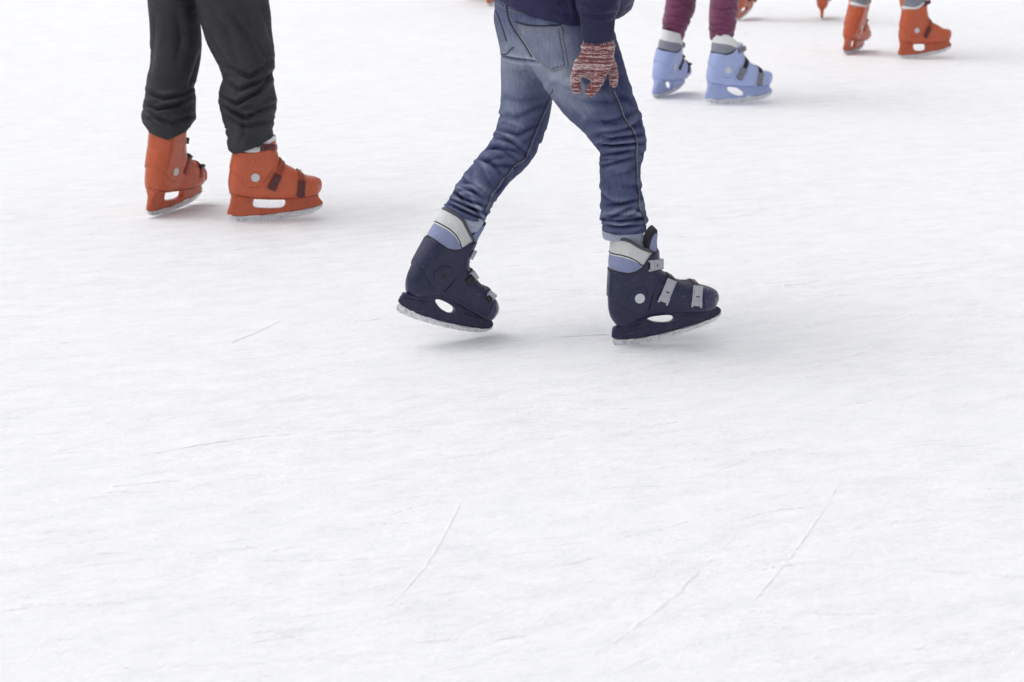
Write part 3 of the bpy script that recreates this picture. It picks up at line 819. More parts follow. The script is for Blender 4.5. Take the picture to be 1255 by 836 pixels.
def params(V, limbs):
    """nearest limb, arc length and angle for each vertex"""
    best = np.full(len(V), 1e9); S = np.zeros(len(V)); TH = np.zeros(len(V)); RAD = np.zeros(len(V)); W = np.zeros(len(V), int)
    for li, st in enumerate(limbs):
        st = resample(st, 3); s0 = 0
        for (p0, a0, b0), (p1, a1, b1) in zip(st[:-1], st[1:]):
            ax = p1-p0; L = np.linalg.norm(ax); axn = ax/(L+1e-9)
            t = np.clip((V-p0)@axn/(L+1e-9), 0, 1); r = V-(p0+t[:, None]*ax)
            D = np.array([0, 1, 0.]); u = np.cross(D, axn); u /= np.linalg.norm(u)
            if u[0] < 0: u = -u
            a = a0+(a1-a0)*t; b = b0+(b1-b0)*t
            ru = r@u; rd = r[:, 1]; val = (np.sqrt((ru/a)**2+(rd/b)**2)-1)*np.minimum(a, b)+.5*np.abs((V-p0)@axn-t*L)
            m = val < best
            best[m] = val[m]; S[m] = s0+t[m]*L; TH[m] = np.arctan2(ru[m]/a[m], -rd[m]/b[m]); RAD[m] = a[m]; W[m] = li
            s0 += L
    return W, S, TH, RAD

def crease(px, poly, depth, wid, front):
    """valley along a picture-space polyline with a raised roll on either side; only on the side that faces the camera"""
    pl = np.array(poly, float); d = np.full(len(px), 1e9); tt = np.zeros(len(px)); L = np.r_[0, np.cumsum(np.linalg.norm(np.diff(pl, axis=0), axis=1))]
    for i in range(len(pl)-1):
        a, b = pl[i], pl[i+1]; e = b-a; t = np.clip(((px-a)@e)/(e@e), 0, 1)
        q = np.linalg.norm(px-a-t[:, None]*e, axis=1); m = q < d; d[m] = q[m]; tt[m] = (L[i]+t[m]*(L[i+1]-L[i]))/L[-1]
    env = np.clip(np.sin(np.pi*np.clip(tt, 0.03, .97)), 0, 1)**.5
    return env*front*depth*(-1.15*np.exp(-(d/(wid*.9))**1.35)+.55*np.exp(-((d-2.2*wid)/(1.35*wid))**2))

def rolls(S, TH, specs):
    """folds that run round a limb: (s, theta, slope, amplitude, width, angular reach)"""
    D = np.zeros(len(S))
    for s0, th0, sl, am, wd, ar in specs:
        dth = (TH-th0+np.pi) % (2*np.pi)-np.pi
        e = np.exp(-(dth/ar)**2); x = (S-s0-sl*dth-.004*np.sin(dth*3+s0*90))/wd
        D += am*e*(np.exp(-x*x)-1.0*np.exp(-np.abs((x-1.45)/.55)**1.4))
    return D

def cloth_mesh(name, V, F, mat, limbs, disp, wear_shade=None):
    W, S, TH, RAD = params(V, limbs)
    N = vnormals(V, F); px = proj(V)
    vd = V-np.array([0, 0, CAM_H]); vd /= np.linalg.norm(vd, axis=1)[:, None]
    facing = np.clip(-(N*vd).sum(1)*2.2+.35, 0, 1)
    D = disp(W, S, TH, px, facing, V)
    V2 = V+N*D[:, None]
    me = to_mesh(name, V2, F, mat)
    uv = me.uv_layers.new(name='UVMap'); li = np.empty(len(me.loops), np.int32); me.loops.foreach_get('vertex_index', li)
    U = np.stack([TH*RAD+W*3, S], 1)[li].astype(np.float32); uv.data.foreach_set('uv', U.ravel())
    if wear_shade is not None:
        at = me.attributes.new('wear_shade', 'FLOAT', 'POINT'); at.data.foreach_set('value', wear_shade(W, S, TH, px, D, V).astype(np.float32))
    return me, V2

def at_base(o, base):
    o.location = (-base[0], -base[1], -base[2]); return o

def cord_on(bvh, pts, r, name, mat, lift=.0008, step=2.0, dash=None, flat=.6, jitter=0, sm=2):
    """a seam: cast a picture-space polyline onto the garment and run a cord over the surface"""
    pl = smooth_poly(pts, sm, closed=False); seg = np.linalg.norm(np.diff(pl, axis=0), axis=1); L = np.r_[0, np.cumsum(seg)]
    cam_p = Vector((0, 0, CAM_H)); res = []
    for s in np.arange(0, L[-1], step):
        x = np.interp(s, L, pl[:, 0]); y = np.interp(s, L, pl[:, 1])
        d = Vector(ray(x+random.uniform(-jitter, jitter), y)).normalized(); h = bvh.ray_cast(cam_p, d)
        if h[0] is not None: res.append((h[0]+h[1]*lift, h[1], s))
    bm = bmesh.new(); prev = None; m = 6
    for i, (p, n, s) in enumerate(res):
        q = res[min(i+1, len(res)-1)][0]-res[max(i-1, 0)][0]
        if q.length < 1e-6: continue
        if prev and (p-prev[1]).length > .06: prev = None
        t = q.normalized(); sd_ = n.cross(t).normalized()
        rr = r
        row = [bm.verts.new(p+sd_*rr*math.cos(2*math.pi*j/m)+n*rr*flat*math.sin(2*math.pi*j/m)) for j in range(m)]
        on = dash is None or (s % dash) < dash*.6
        if prev and on:
            for j in range(m): bm.faces.new((prev[0][j], row[j], row[(j+1) % m], prev[0][(j+1) % m]))
        prev = (row, p)
    bmesh.ops.delete(bm, geom=[v for v in bm.verts if not v.link_faces], context='VERTS')
    bmesh.ops.recalc_face_normals(bm, faces=bm.faces)
    return bm_mesh(name, bm, mat)

def patch_on(bvh, top, bottom, left, right, lift, name, mat, nu=36, nv=44, wear_shade=None):
    """a sewn-on patch: a Coons patch in the picture cast onto the garment, with its own thickness"""
    def ev(poly, t):
        p = np.array(poly, float); L = np.r_[0, np.cumsum(np.linalg.norm(np.diff(p, axis=0), axis=1))]; L /= L[-1]
        return np.array([np.interp(t, L, p[:, 0]), np.interp(t, L, p[:, 1])])
    cam_p = Vector((0, 0, CAM_H)); G = []
    c00, c10, c01, c11 = map(np.array, (top[0], top[-1], bottom[0], bottom[-1]))
    for j in range(nv+1):
        row = []
        for i in range(nu+1):
            u, v = i/nu, j/nv
            q = (1-v)*ev(top, u)+v*ev(bottom, u)+(1-u)*ev(left, v)+u*ev(right, v)-((1-u)*(1-v)*c00+u*(1-v)*c10+(1-u)*v*c01+u*v*c11)
            h = bvh.ray_cast(cam_p, Vector(ray(*q)).normalized())
            e = min(i, nu-i, j, nv-j); lf = -.002 if e == 0 else lift*(.75 if e == 1 else 1)
            row.append((h[0]+h[1]*lf) if h[0] is not None else None)
        G.append(row)
    bm = bmesh.new(); VV = [[bm.verts.new(p) if p is not None else None for p in r_] for r_ in G]
    for j in range(nv):
        for i in range(nu):
            q = (VV[j][i], VV[j+1][i], VV[j+1][i+1], VV[j][i+1])
            if all(q) and max((q[0].co-q[2].co).length, (q[1].co-q[3].co).length) < .03: bm.faces.new(q)
    uvl = bm.loops.layers.uv.new('UVMap')
    for f in bm.faces:
        for l in f.loops: l[uvl].uv = (l.vert.co.x, l.vert.co.z)
    me = bm_mesh(name, bm, mat, R(60))
    at = me.attributes.new('wear_shade', 'FLOAT', 'POINT')
    at.data.foreach_set('value', [wear_shade]*len(me.vertices) if wear_shade is not None else [.7]*len(me.vertices))
    return me

def person(loc, label, group=None):
    e = bpy.data.objects.new('person', None); COL.objects.link(e); e.location = loc; e.empty_display_size = .2
    tag(e, label, 'person', group); return e

def upper(pr, base, hip, lean, face, Hs, jmat, hands=True, arm=None, legs=None, jacket=True):
    """what is above the frame: head, hands, arms and coat, so that the figure is whole from elsewhere and throws its shade"""
    hip = np.array(hip, float); f = np.array([math.cos(face), math.sin(face), 0]); sdv = np.array([-f[1], f[0], 0]); up = np.array([0, 0, 1.])
    ax = up*math.cos(lean)+f*math.sin(lean)
    def q(a, s, h): return hip+ax*h*Hs+sdv*s*Hs+f*a*Hs
    sh = .46
    head = q(.02, 0, .70)+0*f
    lo = hip+np.array([-.62, -.62, -.30])*Hs; hi = hip+np.array([.62, .62, .95])*Hs
    for lp in (legs or []):
        for p in lp: lo = np.minimum(lo, np.array(p)-.08); hi = np.maximum(hi, np.array(p)+.08)
    B = Field(lo, hi, .011)
    B.tube([(q(0, 0, -.02), .12*Hs, .09*Hs), (q(0, 0, .2), .11*Hs, .08*Hs), (q(0, 0, .40), .12*Hs, .08*Hs), (q(0, 0, .46), .06*Hs, .055*Hs), (q(.02, 0, .62), .052*Hs, .052*Hs)], D=f)
    for lp in (legs or []): B.tube([(np.array(p), .036, .036) for p in lp], k=.02)
    B.ball(head, np.array([.083, .083, .112])*Hs, .02)
    B.ball(head+f*.03*Hs-up*.05*Hs, np.array([.058, .058, .062])*Hs, .02)     # jaw
    B.ball(head+f*.088*Hs-up*.012*Hs, np.array([.016, .016, .026])*Hs, .012)  # nose
    for s in (-1, 1): B.ball(head+sdv*s*.082*Hs-up*.005*Hs, np.array([.014, .014, .03])*Hs, .008)
    arms = []
    for s in (-1, 1):
        S0 = q(0, s*.17, sh-.03)
        if arm and s == arm[0]: E, Wr = [np.array(x, float) for x in arm[1:3]]
        elif arm: E = S0-up*.2*Hs+f*.16*Hs; Wr = E+f*.20*Hs+up*.06*Hs
        else: E = S0-up*.27*Hs+sdv*s*.05*Hs-f*.03*Hs; Wr = E-up*.20*Hs+f*.11*Hs
        arms.append((S0, E, Wr))
        B.tube([(S0-sdv*s*.06*Hs, .04*Hs, .04*Hs), (S0, .04*Hs, .04*Hs), (E, .032*Hs, .032*Hs), (Wr, .024*Hs, .024*Hs)], k=.02)
        if not (arm and s == arm[0]):
            dn = (Wr-E)/np.linalg.norm(Wr-E)
            B.tube([(Wr-dn*.03, .024*Hs, .024*Hs), (Wr+dn*.04*Hs, .034*Hs, .018*Hs), (Wr+dn*.09*Hs, .036*Hs, .016*Hs)], D=sdv, k=.008)
            for g in range(4):
                o_ = f*(g-1.5)*.018*Hs
                B.tube([(Wr+dn*.08*Hs+o_, .009*Hs, .009*Hs), (Wr+dn*(.12+.008*(g in (1, 2)))*Hs+o_, .008*Hs, .008*Hs), (Wr+dn*.145*Hs+o_-sdv*s*.012*Hs, .007*Hs, .007*Hs)], k=.004)
            B.tube([(Wr+dn*.02*Hs+f*.025*Hs, .010*Hs, .010*Hs), (Wr+dn*.08*Hs+f*.05*Hs, .009*Hs, .009*Hs)], k=.006)
    v, fc = B.mesh(1); body = link('body', to_mesh('body', v, fc, M['skin']), pr); at_base(body, base)
    Hf = Field(head-.16*Hs, head+.16*Hs, .008); Hf.ball(head-f*.012*Hs+up*.018*Hs, np.array([.096, .096, .115])*Hs)
    X, Y, Z = Hf.ax[0][:, None, None]-head[0], Hf.ax[1][None, :, None]-head[1], Hf.ax[2][None, None, :]-head[2]
    fr = X*f[0]+Y*f[1]
    Hf.V = np.maximum(Hf.V, np.minimum(fr-.055*Hs, 9)*1.0).astype(np.float32) if False else np.maximum(Hf.V, np.minimum(fr-.035*Hs, (.055*Hs-Z))).astype(np.float32)
    v, fc = Hf.mesh(1); at_base(link('hair', to_mesh('hair', v, fc, M['hair']), pr), base)
    return arms, q

def build_coat(pr, base, arms, q, Hs, mat, hem, sdv, fvec, lo, hi, h=.009, name='jacket', hemst=None):
    J = Field(lo, hi, h)
    st = hemst or []
    st = st+[(q(.0, 0, .12), .155*Hs, .13*Hs), (q(0, 0, .28), .175*Hs, .13*Hs), (q(0, 0, .40), .185*Hs, .115*Hs), (q(0, 0, .49), .10*Hs, .09*Hs)]
    J.tube(st, D=fvec)
    for S0, E, Wr in arms:
        J.tube([(S0, .07*Hs, .07*Hs), ((S0+E)/2, .062*Hs, .062*Hs), (E, .056*Hs, .056*Hs), ((E+Wr)/2, .052*Hs, .052*Hs), (Wr, .045*Hs, .045*Hs)], k=.03)
    v, f = J.mesh(2)
    return v, f

# ================================================================== skater in jeans
def skater_jeans():
    base = (P(757, 422, 4.97)[0], 5.06, 0)
    pr = person(base, 'skater gliding right in faded blue jeans, navy jacket, striped knit glove and navy skates', None)
    Yn = [5.05, 5.04, 5.02, 5.0, 4.99, 4.99, 4.98, 4.98, 4.975, 4.975, 4.975]
    near = limb([(688, 18, 58, 1.0), (692, 40, 57, .95), (708, 72, 53, .95), (725, 108, 46.5, .95), (741, 133, 38.5, 1), (755.5, 158, 33.5, 1), (763, 179, 28.5, 1), (760, 201, 25.5, 1), (761, 233, 25, 1), (764, 262, 27, 1), (766, 292, 27.5, 1)], Yn)
    Yf = [5.16, 5.17, 5.18, 5.18, 5.17, 5.15, 5.12, 5.08, 5.05, 5.035, 5.02]
    far = limb([(640, 22, 35, 1.4), (647, 60, 34, 1.3), (645.5, 85, 32, 1.15), (646, 108, 32, 1.05), (643.5, 136, 31, 1), (637, 161, 29, 1), (625.5, 186, 27, 1), (605, 208, 24.8, 1), (584, 236, 25, 1), (569, 262, 25.2, 1), (559, 279, 24, 1)], Yf)
    pel = limb([(684, -75, 70, 1.0), (680, -40, 74, 1.0), (677, 0, 71, 1.0), (684, 30, 62, 1.0)], 5.10)
    pts = np.array([p for p, a, b in near+far+pel])
    F = Field(pts.min(0)-.17, pts.max(0)+.17, .0027)
    F.tube(far); F.tube(pel, k=.02); F.tube(near, k=.006)
    # open ends cut across the shin
    X, Y, Z = F.ax[0][:, None, None], F.ax[1][None, :, None], F.ax[2][None, None, :]
    e1 = near[-1][0]; n1 = np.array([0, 0, -1.])
    c_near = P(766, 283, 4.975); c_far = P(571, 264, 5.03); nf = c_far-far[-4][0]; nf = nf/np.linalg.norm(nf)
    nf = np.array([-.38, 0, -.92]); nf /= np.linalg.norm(nf)
    dn = (Z-c_near[2])*-1.0+0*X+0*Y; df = (X-c_far[0])*nf[0]+(Z-c_far[2])*nf[2]+0*Y
    midx = .5*(c_near[0]+c_far[0])
    F.V = np.where((X > midx)+0*Y+0*Z > 0, np.maximum(F.V, dn), np.maximum(F.V, df)).astype(np.float32)
    V, Fc = F.mesh(2)
    z3 = lambda *p: [(520+x/2.787, y/2.787) for x, y in p]
    z6 = lambda *p: [(720+x/4.92, 130+y/4.92) for x, y in p]
    z5 = lambda *p: [(530+x/6.965, 180+y/6.965) for x, y in p]
    z9 = lambda *p: [(590+x/8.36, y/8.36) for x, y in p]
    cr = [  # near leg
        (z6((66, 234), (150, 240), (270, 231), (330, 215)), 5.5, 1.5), (z6((60, 182), (150, 198), (280, 182), (350, 168)), 3.5, 2.2),
        (z6((75, 300), (170, 288), (280, 268)), 3.5, 1.8), (z6((65, 372), (150, 347), (280, 312)), 3.2, 2.0), (z6((60, 330), (120, 322), (180, 318)), 2.2, 1.6),
        (z6((100, 600), (200, 594), (330, 560)), 3.2, 2.2), (z6((80, 684), (200, 696), (352, 676)), 4.0, 1.8), (z6((84, 716), (200, 728), (352, 716)), 3.5, 1.6),
        (z6((130, 676), (200, 640), (290, 604)), 3.0, 2.0), (z6((285, 615), (330, 650), (352, 690)), 3.0, 1.8), (z6((240, 100), (150, 110), (60, 80)), 1.6, 3),
        (z6((320, 290), (345, 285), (335, 305)), 3.5, 1.6), (z6((300, 240), (345, 225)), 3.0, 1.6), (z6((295, 500), (330, 560), (340, 580)), 2.0, 2.),
        (z6((100, 655), (160, 665), (230, 640)), 2.0, 1.6), (z6((160, 420), (250, 400), (300, 360)), 1.5, 2.5),
        (z3((455, 310), (540, 345), (640, 350), (700, 330)), 1.6, 4), (z3((560, 420), (620, 420), (700, 395), (745, 370)), 2.2, 3.2), (z3((575, 455), (650, 452), (740, 425)), 2.6, 2.4),
        (z3((500, 240), (560, 280), (620, 300)), 1.8, 4), (z3((410, 270), (480, 300), (560, 320)), 1.5, 4), (z3((660, 330), (700, 345), (735, 390)), 1.6, 3),
        # far leg
        (z3((258, 190), (300, 200), (345, 206), (392, 212)), 4.5, 1.6), (z3((258, 330), (320, 345), (420, 330)), 1.3, 4), (z3((250, 395), (320, 400), (420, 350)), 2.0, 3),
        (z3((240, 440), (320, 460), (400, 420)), 2.4, 2.6), (z3((236, 470), (290, 480), (345, 520), (360, 545)), 3.2, 2.2), (z3((215, 500), (270, 515), (320, 550)), 2.4, 2.2),
        (z3((178, 535), (240, 565), (320, 570)), 2.4, 2.6), (z5((340, 110), (470, 120), (640, 80)), 2.0, 2.5), (z5((410, 20), (560, 0), (720, 40), (800, 90)), 3.0, 2.4),
        (z5((200, 330), (330, 370), (440, 450)), 4.0, 1.9), (z5((200, 395), (258, 442)), 4.5, 1.3), (z5((165, 385), (270, 450), (440, 505)), 3.8, 1.8),
        (z5((130, 440), (300, 515), (470, 575)), 4.5, 1.6), (z5((118, 480), (300, 560), (440, 622)), 4.0, 1.5), (z5((250, 470), (350, 530), (450, 545)), 3.0, 1.4), (z5((250, 300), (350, 320), (470, 400)), 2.0, 2.5),
        (z5((480, 120), (560, 200), (600, 250)), 2.0, 2.5), (z5((640, 230), (600, 330), (520, 420)), 2.0, 2.0),
        (z9((600, 140), (700, 240), (900, 330)), 1.0, 3),
    ]
    lengths = [sum(np.linalg.norm(a[0]-b[0]) for a, b in zip(st[:-1], st[1:])) for st in (near, far)]
    rn = random.Random(3); sp = {0: [], 1: []}
    for li in (0, 1):
        L = lengths[li]
        for _ in range(26):
            sp[li].append((L-.03-abs(rn.gauss(0, .06)), rn.uniform(-3.1, 3.1), rn.uniform(-.02, .02), rn.uniform(.0015, .0042), rn.uniform(.005, .009), rn.uniform(.5, 1.3)))
        for _ in range(20):
            sp[li].append((L*.50+rn.gauss(0, .05), rn.uniform(-3.1, 3.1), rn.uniform(-.02, .02), rn.uniform(.001, .003), rn.uniform(.006, .011), rn.uniform(.4, 1.0)))
        for _ in range(26):
            sp[li].append((rn.uniform(.05, L), rn.uniform(-3.1, 3.1), rn.uniform(-.035, .035), rn.uniform(.0006, .0018), rn.uniform(.008, .016), rn.uniform(.3, .8)))
    m_px = 1/ppm((0, 5.05, .5))
    def disp(W, S, TH, px, fr, V):
        D = np.zeros(len(V))
        for pl, dp, wd in cr: D += crease(px, pl, dp*.80*m_px, wd*1.0, fr)
        for li in (0, 1):
            m = W == li; D[m] += rolls(S[m], TH[m], sp[li])
        return D
    def wear_shade(W, S, TH, px, D, V):
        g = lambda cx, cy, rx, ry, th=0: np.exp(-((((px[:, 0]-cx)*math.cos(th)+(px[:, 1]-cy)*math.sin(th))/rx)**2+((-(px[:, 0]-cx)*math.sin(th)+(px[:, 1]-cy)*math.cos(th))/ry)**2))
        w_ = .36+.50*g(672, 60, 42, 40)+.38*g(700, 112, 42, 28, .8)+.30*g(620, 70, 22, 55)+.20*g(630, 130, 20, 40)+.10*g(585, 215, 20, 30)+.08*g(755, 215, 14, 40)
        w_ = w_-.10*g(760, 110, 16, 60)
        return np.clip(w_+.04+D*44, .0, 1)  # D pales the rubbed fold ridges and paints shade into the crease valleys
    me, V2 = cloth_mesh('jeans', V, Fc, M['denim'], [near, far, pel], disp, wear_shade)
    jeans = at_base(link('jeans', me, pr), base)
    bvh = BVHTree.FromPolygons([tuple(v) for v in V2.tolist()], [tuple(f) for f in Fc.tolist()])
    # stitched patch pocket, fly seam, side seam, inseam, waistband edge
    TL, TR, BR, TP, BL = (633, 28), (688.5, 31), (698, 82), (677.5, 89), (657, 72.5)
    topl = [TL, (645, 31.5), (660, 33), (676, 32.5), TR]
    pk = patch_on(bvh, topl, [BL, TP, BR], [TL, (645, 52), BL], [TR, (693, 56), BR], .0032, 'back_pocket', M['denim'], wear_shade=.78)
    link('back_pocket', pk, jeans)
    i_ = lambda dy: [(x, y+dy) for x, y in topl]
    link('pocket_stitching', cord_on(bvh, [(634, 30.5)]+i_(2.2)[1:-1]+[(687.5, 33)], .0011, 'stitch', M['thread'], .0045, 1., 3.2, sm=0), jeans)
    link('pocket_stitching', cord_on(bvh, [(636, 34)]+i_(5.4)[1:-1]+[(687.5, 36.5)], .0011, 'stitch', M['thread'], .0045, 1., 3.2, sm=0), jeans)
    link('pocket_stitching', cord_on(bvh, [(687, 33), (691.5, 57), (696.5, 81), (677.5, 87.5), (658.5, 71.5), (646, 52), (635, 31)], .0013, 'stitch', M['thread'], .0045, 1., 3.2, sm=0), jeans)
    link('pocket_stitching', cord_on(bvh, [(684, 36), (688.5, 57), (692.5, 79), (677, 84.5)], .0009, 'stitch', M['seam_dark'], .0045, 1., 3.2, sm=0), jeans)
    link('pocket_seam', cord_on(bvh, [(632, 26)]+i_(-1.2), .0015, 'edge', M['seam_dark'], .002, 1.5), jeans)
    link('fly_seam', cord_on(bvh, z9((262, 40), (268, 150), (318, 285), (440, 450), (520, 590)), .0022, 'seam', M['seam_dark'], .001, 1.5), jeans)
    link('fly_stitching', cord_on(bvh, z9((285, 70), (292, 150), (340, 270), (455, 430), (540, 580)), .0010, 'stitch', M['thread'], .001, 1, 3.4), jeans)
    link('fly_stitching', cord_on(bvh, z9((240, 40), (246, 160), (298, 300), (420, 465), (500, 590)), .0010, 'stitch', M['thread'], .001, 1, 3.4), jeans)
    link('waistband_seam', cord_on(bvh, z9((285, 88), (350, 128), (480, 140), (620, 152), (760, 190), (900, 240)), .0012, 'stitch', M['thread'], .001, 1, 3.0), jeans)
    link('waistband_seam', cord_on(bvh, z9((140, 20), (200, 60), (250, 100)), .0012, 'stitch', M['thread'], .001, 1, 3.0), jeans)
    link('side_pocket_seam', cord_on(bvh, z9((150, 110), (180, 180), (215, 270), (262, 425)), .0021, 'seam', M['seam_dark'], .001, 1.5), jeans)
    link('side_pocket_seam', cord_on(bvh, z9((200, 555), (262, 560), (300, 510), (335, 480)), .0016, 'seam', M['seam_dark'], .001, 1.5), jeans)
    link('pocket_stitching', cord_on(bvh, z9((205, 545), (250, 540), (290, 490), (315, 468)), .0011, 'stitch', M['thread'], .001, 1., 3.2), jeans)
    link('pocket_stitching', cord_on(bvh, z9((135, 115), (165, 190), (200, 280), (245, 425)), .0011, 'stitch', M['thread'], .001, 1., 3.2), jeans)
    ss = z6((150, -90), (190, 0), (215, 80), (265, 140), (290, 200), (290, 250), (285, 300), (290, 370), (290, 440), (305, 540), (298, 600), (330, 660), (345, 722))
    link('side_seam', cord_on(bvh, ss, .0010, 'seam', M['seam_dark'], .0010, 1.6, None, .8, .4), jeans)
    link('side_stitching', cord_on(bvh, [(x+2.0, y) for x, y in ss], .0011, 'stitch', M['thread'], .0012, 1., 3.4, .8, .3), jeans)
    ins = z3((440, 305), (410, 370), (375, 450), (350, 515))+z5((790, 70), (785, 100), (670, 160), (660, 210), (580, 270), (560, 320), (480, 410), (480, 460), (440, 540))
    link('inseam', cord_on(bvh, ins, .0011, 'seam', M['seam_dark'], .0010, 1.6, None, .8, .4), jeans)
    link('side_stitching', cord_on(bvh, [(x+2.4, y+.8) for x, y in ins], .0011, 'stitch', M['thread'], .0012, 1., 3.4, .8, .3), jeans)
    # pale turned-up hems tucked into the boots
    for cst in (limb([(763.5, 276, 25.4, .85), (763.8, 285, 25.4, .8), (768, 291, 19, .8), (773, 312, 15, 1.0)], 4.975), limb([(572, 260, 24, .85), (569.5, 266, 23.5, .72), (565, 276, 17, .7), (557, 292, 13, .8)], [5.03, 5.01])):
        q = np.array([p for p, a, b in cst]); C = Field(q.min(0)-.08, q.max(0)+.08, .0028); C.tube(cst)
        Xc, Zc = C.ax[0][:, None, None], C.ax[2][None, None, :]
        a_ = cst[0][0]; n_ = a_-cst[-1][0]; n_ /= np.linalg.norm(n_)
        C.V = np.maximum(C.V, ((Xc-a_[0])*n_[0]+(Zc-a_[2])*n_[2]-.004)+0*C.V).astype(np.float32)
        if n_[2] > .935:
            C.V = np.maximum(C.V, (P(764, 292.5, 4.975)[2]-Zc)+0*C.V).astype(np.float32)
            C.tube(limb([(770, 284, 18, .9), (773, 312, 16, 1)], 4.975))
        v, f = C.mesh(2)
        v = v+vnormals(v, f)*(.0012*np.sin(v[:, 2]*310+v[:, 0]*60)*np.sin(v[:, 0]*80))[:, None]
        at_base(link('turned_up_hem', to_mesh('hem', v, f, M['denim_pale']), pr), base)
    # jacket: body with ribbed hem, near sleeve with ribbed cuff
    hip = P(690, -20, 5.10); face = R(25)
    wrist = P(733, 14, 4.86); elbow = P(742, -105, 4.84)
    arms, q = upper(pr, base, hip, R(18), face, .92, M['nylon'], arm=(-1, elbow, wrist), legs=[[p for p, a, b in near[2:]]+[P(772, 330, 4.975)], [p for p, a, b in far[2:]]+[P(550, 312, 5.01)]])
    bodyst = limb([(694, 44, 66, 1.15), (686, 14, 77, 1.1), (684, -30, 80, 1.05), (695, -75, 84, .95), (715, -140, 86, .85), (735, -200, 84, .8), (742, -235, 50, .8)], 5.10)
    J = Field(np.array([-.25, 4.6, .75]), np.array([.62, 5.6, 1.62]), .0048)
    J.tube(bodyst, k=0)
    belly = limb([(735, -8, 44, 1.7), (742, -50, 52, 1.6)], 5.14); J.tube(belly, k=.03)
    # hem line cut through the coat's body only
    X, Y, Z = J.ax[0][:, None, None], J.ax[1][None, :, None], J.ax[2][None, None, :]
    zh = np.interp(X[:, 0, 0], [P(x, y, 5.08)[0] for x, y in ((600, -6), (620, 2), (650, 14), (700, 25), (757, 20), (775, 12), (790, -2))], [P(x, y, 5.08)[2] for x, y in ((600, -6), (620, 2), (650, 14), (700, 25), (757, 20), (775, 12), (790, -2))])[:, None, None]
    cutv = (zh-Z)+0*Y
    J.V = np.maximum(J.V, cutv).astype(np.float32)
    S0, E, Wr = arms[1]; J.tube([(S0, .07, .07), (E, .06, .06), (Wr, .04, .04)], k=.03)
    S0 = arms[0][0]
    sleeve = [(S0, .068, .068)]+limb([(742, -110, 31, 1), (737, -60, 30, 1), (733.5, -22, 29, 1), (732.5, 2, 27.5, 1), (732.5, 12, 24, 1)], 4.86)
    J.tube(sleeve, k=.004)
    v, f = J.mesh(2)
    def jd(W, S, TH, px, fr, V):
        D = np.zeros(len(V)); z = lambda *p: [(640+x/5.97, y/5.97) for x, y in p]
        for pl, dp, wd in ((z((400, 20), (520, 50), (640, 40)), 3, 3), (z((420, 90), (500, 130), (610, 125), (690, 90)), 3.2, 2.5), (z((480, -40), (560, 20), (690, -10)), 2.5, 3), (z((390, -60), (400, 60), (410, 160)), 3, 2.5),
                          (z((690, 20), (760, 60), (830, 20)), 3, 3), (z((720, 110), (780, 90), (850, 20)), 2.5, 3), (z((100, 20), (200, 60), (380, 110)), 1.5, 3)):
            D += crease(px, pl, dp*.85*m_px, wd, fr)
        return D+.0015*np.sin(V[:, 2]*60+V[:, 0]*25)*np.sin(V[:, 0]*45)
    me, V3 = cloth_mesh('jacket', v, f, M['nylon'], [sleeve, bodyst], jd)
    at_base(link('jacket', me, pr), base)
    cu = limb([(732.5, 20, 21.5, .95), (732.5, 32, 20.3, .92), (732.5, 44, 19.4, .88), (733, 54, 19, .8)], 4.86)
    C = Field(cu[0][0]-.09, cu[0][0]+.09, .0022); C.tube(cu); v, f = C.mesh(2); n = vnormals(v, f)
    ang = np.arctan2(v[:, 0]-cu[1][0][0], v[:, 1]-cu[1][0][1]); v = v+n*(.0010*np.sin(ang*34))[:, None]
    at_base(link('ribbed_cuff', to_mesh('cuff', v, f, M['navy_rib']), pr), base)
    # ribbed hem of the jacket
    # glove
    z = lambda X, Y, r, dy=0, b=1: (P(640+X/5.97, Y/5.97, 4.86+dy), r/5.97/ppm(P(640+X/5.97, Y/5.97, 4.86)), r/5.97/ppm(P(640+X/5.97, Y/5.97, 4.86))*b)
    G = Field(P(690, 122, 4.86)-np.array([.02, .10, .02]), P(765, 45, 4.86)+np.array([.03, .12, .03]), .0019)
    G.tube([z(556, 325, 118, .0, .80), z(556, 352, 122, .0, .72), z(550, 400, 120, .0, .5), z(535, 450, 125, -.002, .33), z(515, 478, 108, -.001, .28)])
    G.tube([z(585, 450, 50, -.004), z(575, 530, 47, -.010), z(540, 615, 44, -.012), z(500, 668, 41, -.006)], k=.006)      # index
    G.tube([z(545, 480, 44, .002), z(525, 515, 42, .010), z(515, 530, 38, .028), z(515, 500, 34, .044)], k=.006)         # middle, curled under
    G.tube([z(480, 480, 44, .002), z(470, 510, 40, .010), z(465, 525, 36, .028), z(470, 495, 32, .042)], k=.006)         # ring, curled under
    G.tube([z(425, 470, 46, -.002), z(398, 550, 42, -.008), z(390, 610, 40, -.006), z(400, 655, 37, .002)], k=.006)       # little
    G.tube([z(610, 400, 50, .016), z(655, 480, 38, .028), z(668, 550, 36, .030), z(668, 608, 33, .026)], k=.010)          # thumb
    v, f = G.mesh(2); n = vnormals(v, f)
    v = v+n*(.0006*np.sin(v[:, 2]*1100)+.0005*np.sin(v[:, 0]*900))[:, None]
    g = at_base(link('knit_glove', to_mesh('glove', v, f, M['knit']), pr), base)
    # rolled top edge of the glove
    bm = bmesh.new(); c0 = P(733, 54.5, 4.86); rows = []
    for i in range(40):
        th = 2*math.pi*i/40; p = Vector((c0[0]+.0400*math.cos(th), c0[1]+.0330*math.sin(th), c0[2]-.003+.002*math.cos(th)))
        o_ = Vector((math.cos(th), math.sin(th), 0)); rows.append([bm.verts.new(p+o_*.0032*math.cos(a)+Vector((0, 0, .0055*math.sin(a)))) for a in np.linspace(0, 2*math.pi, 9)[:-1]])
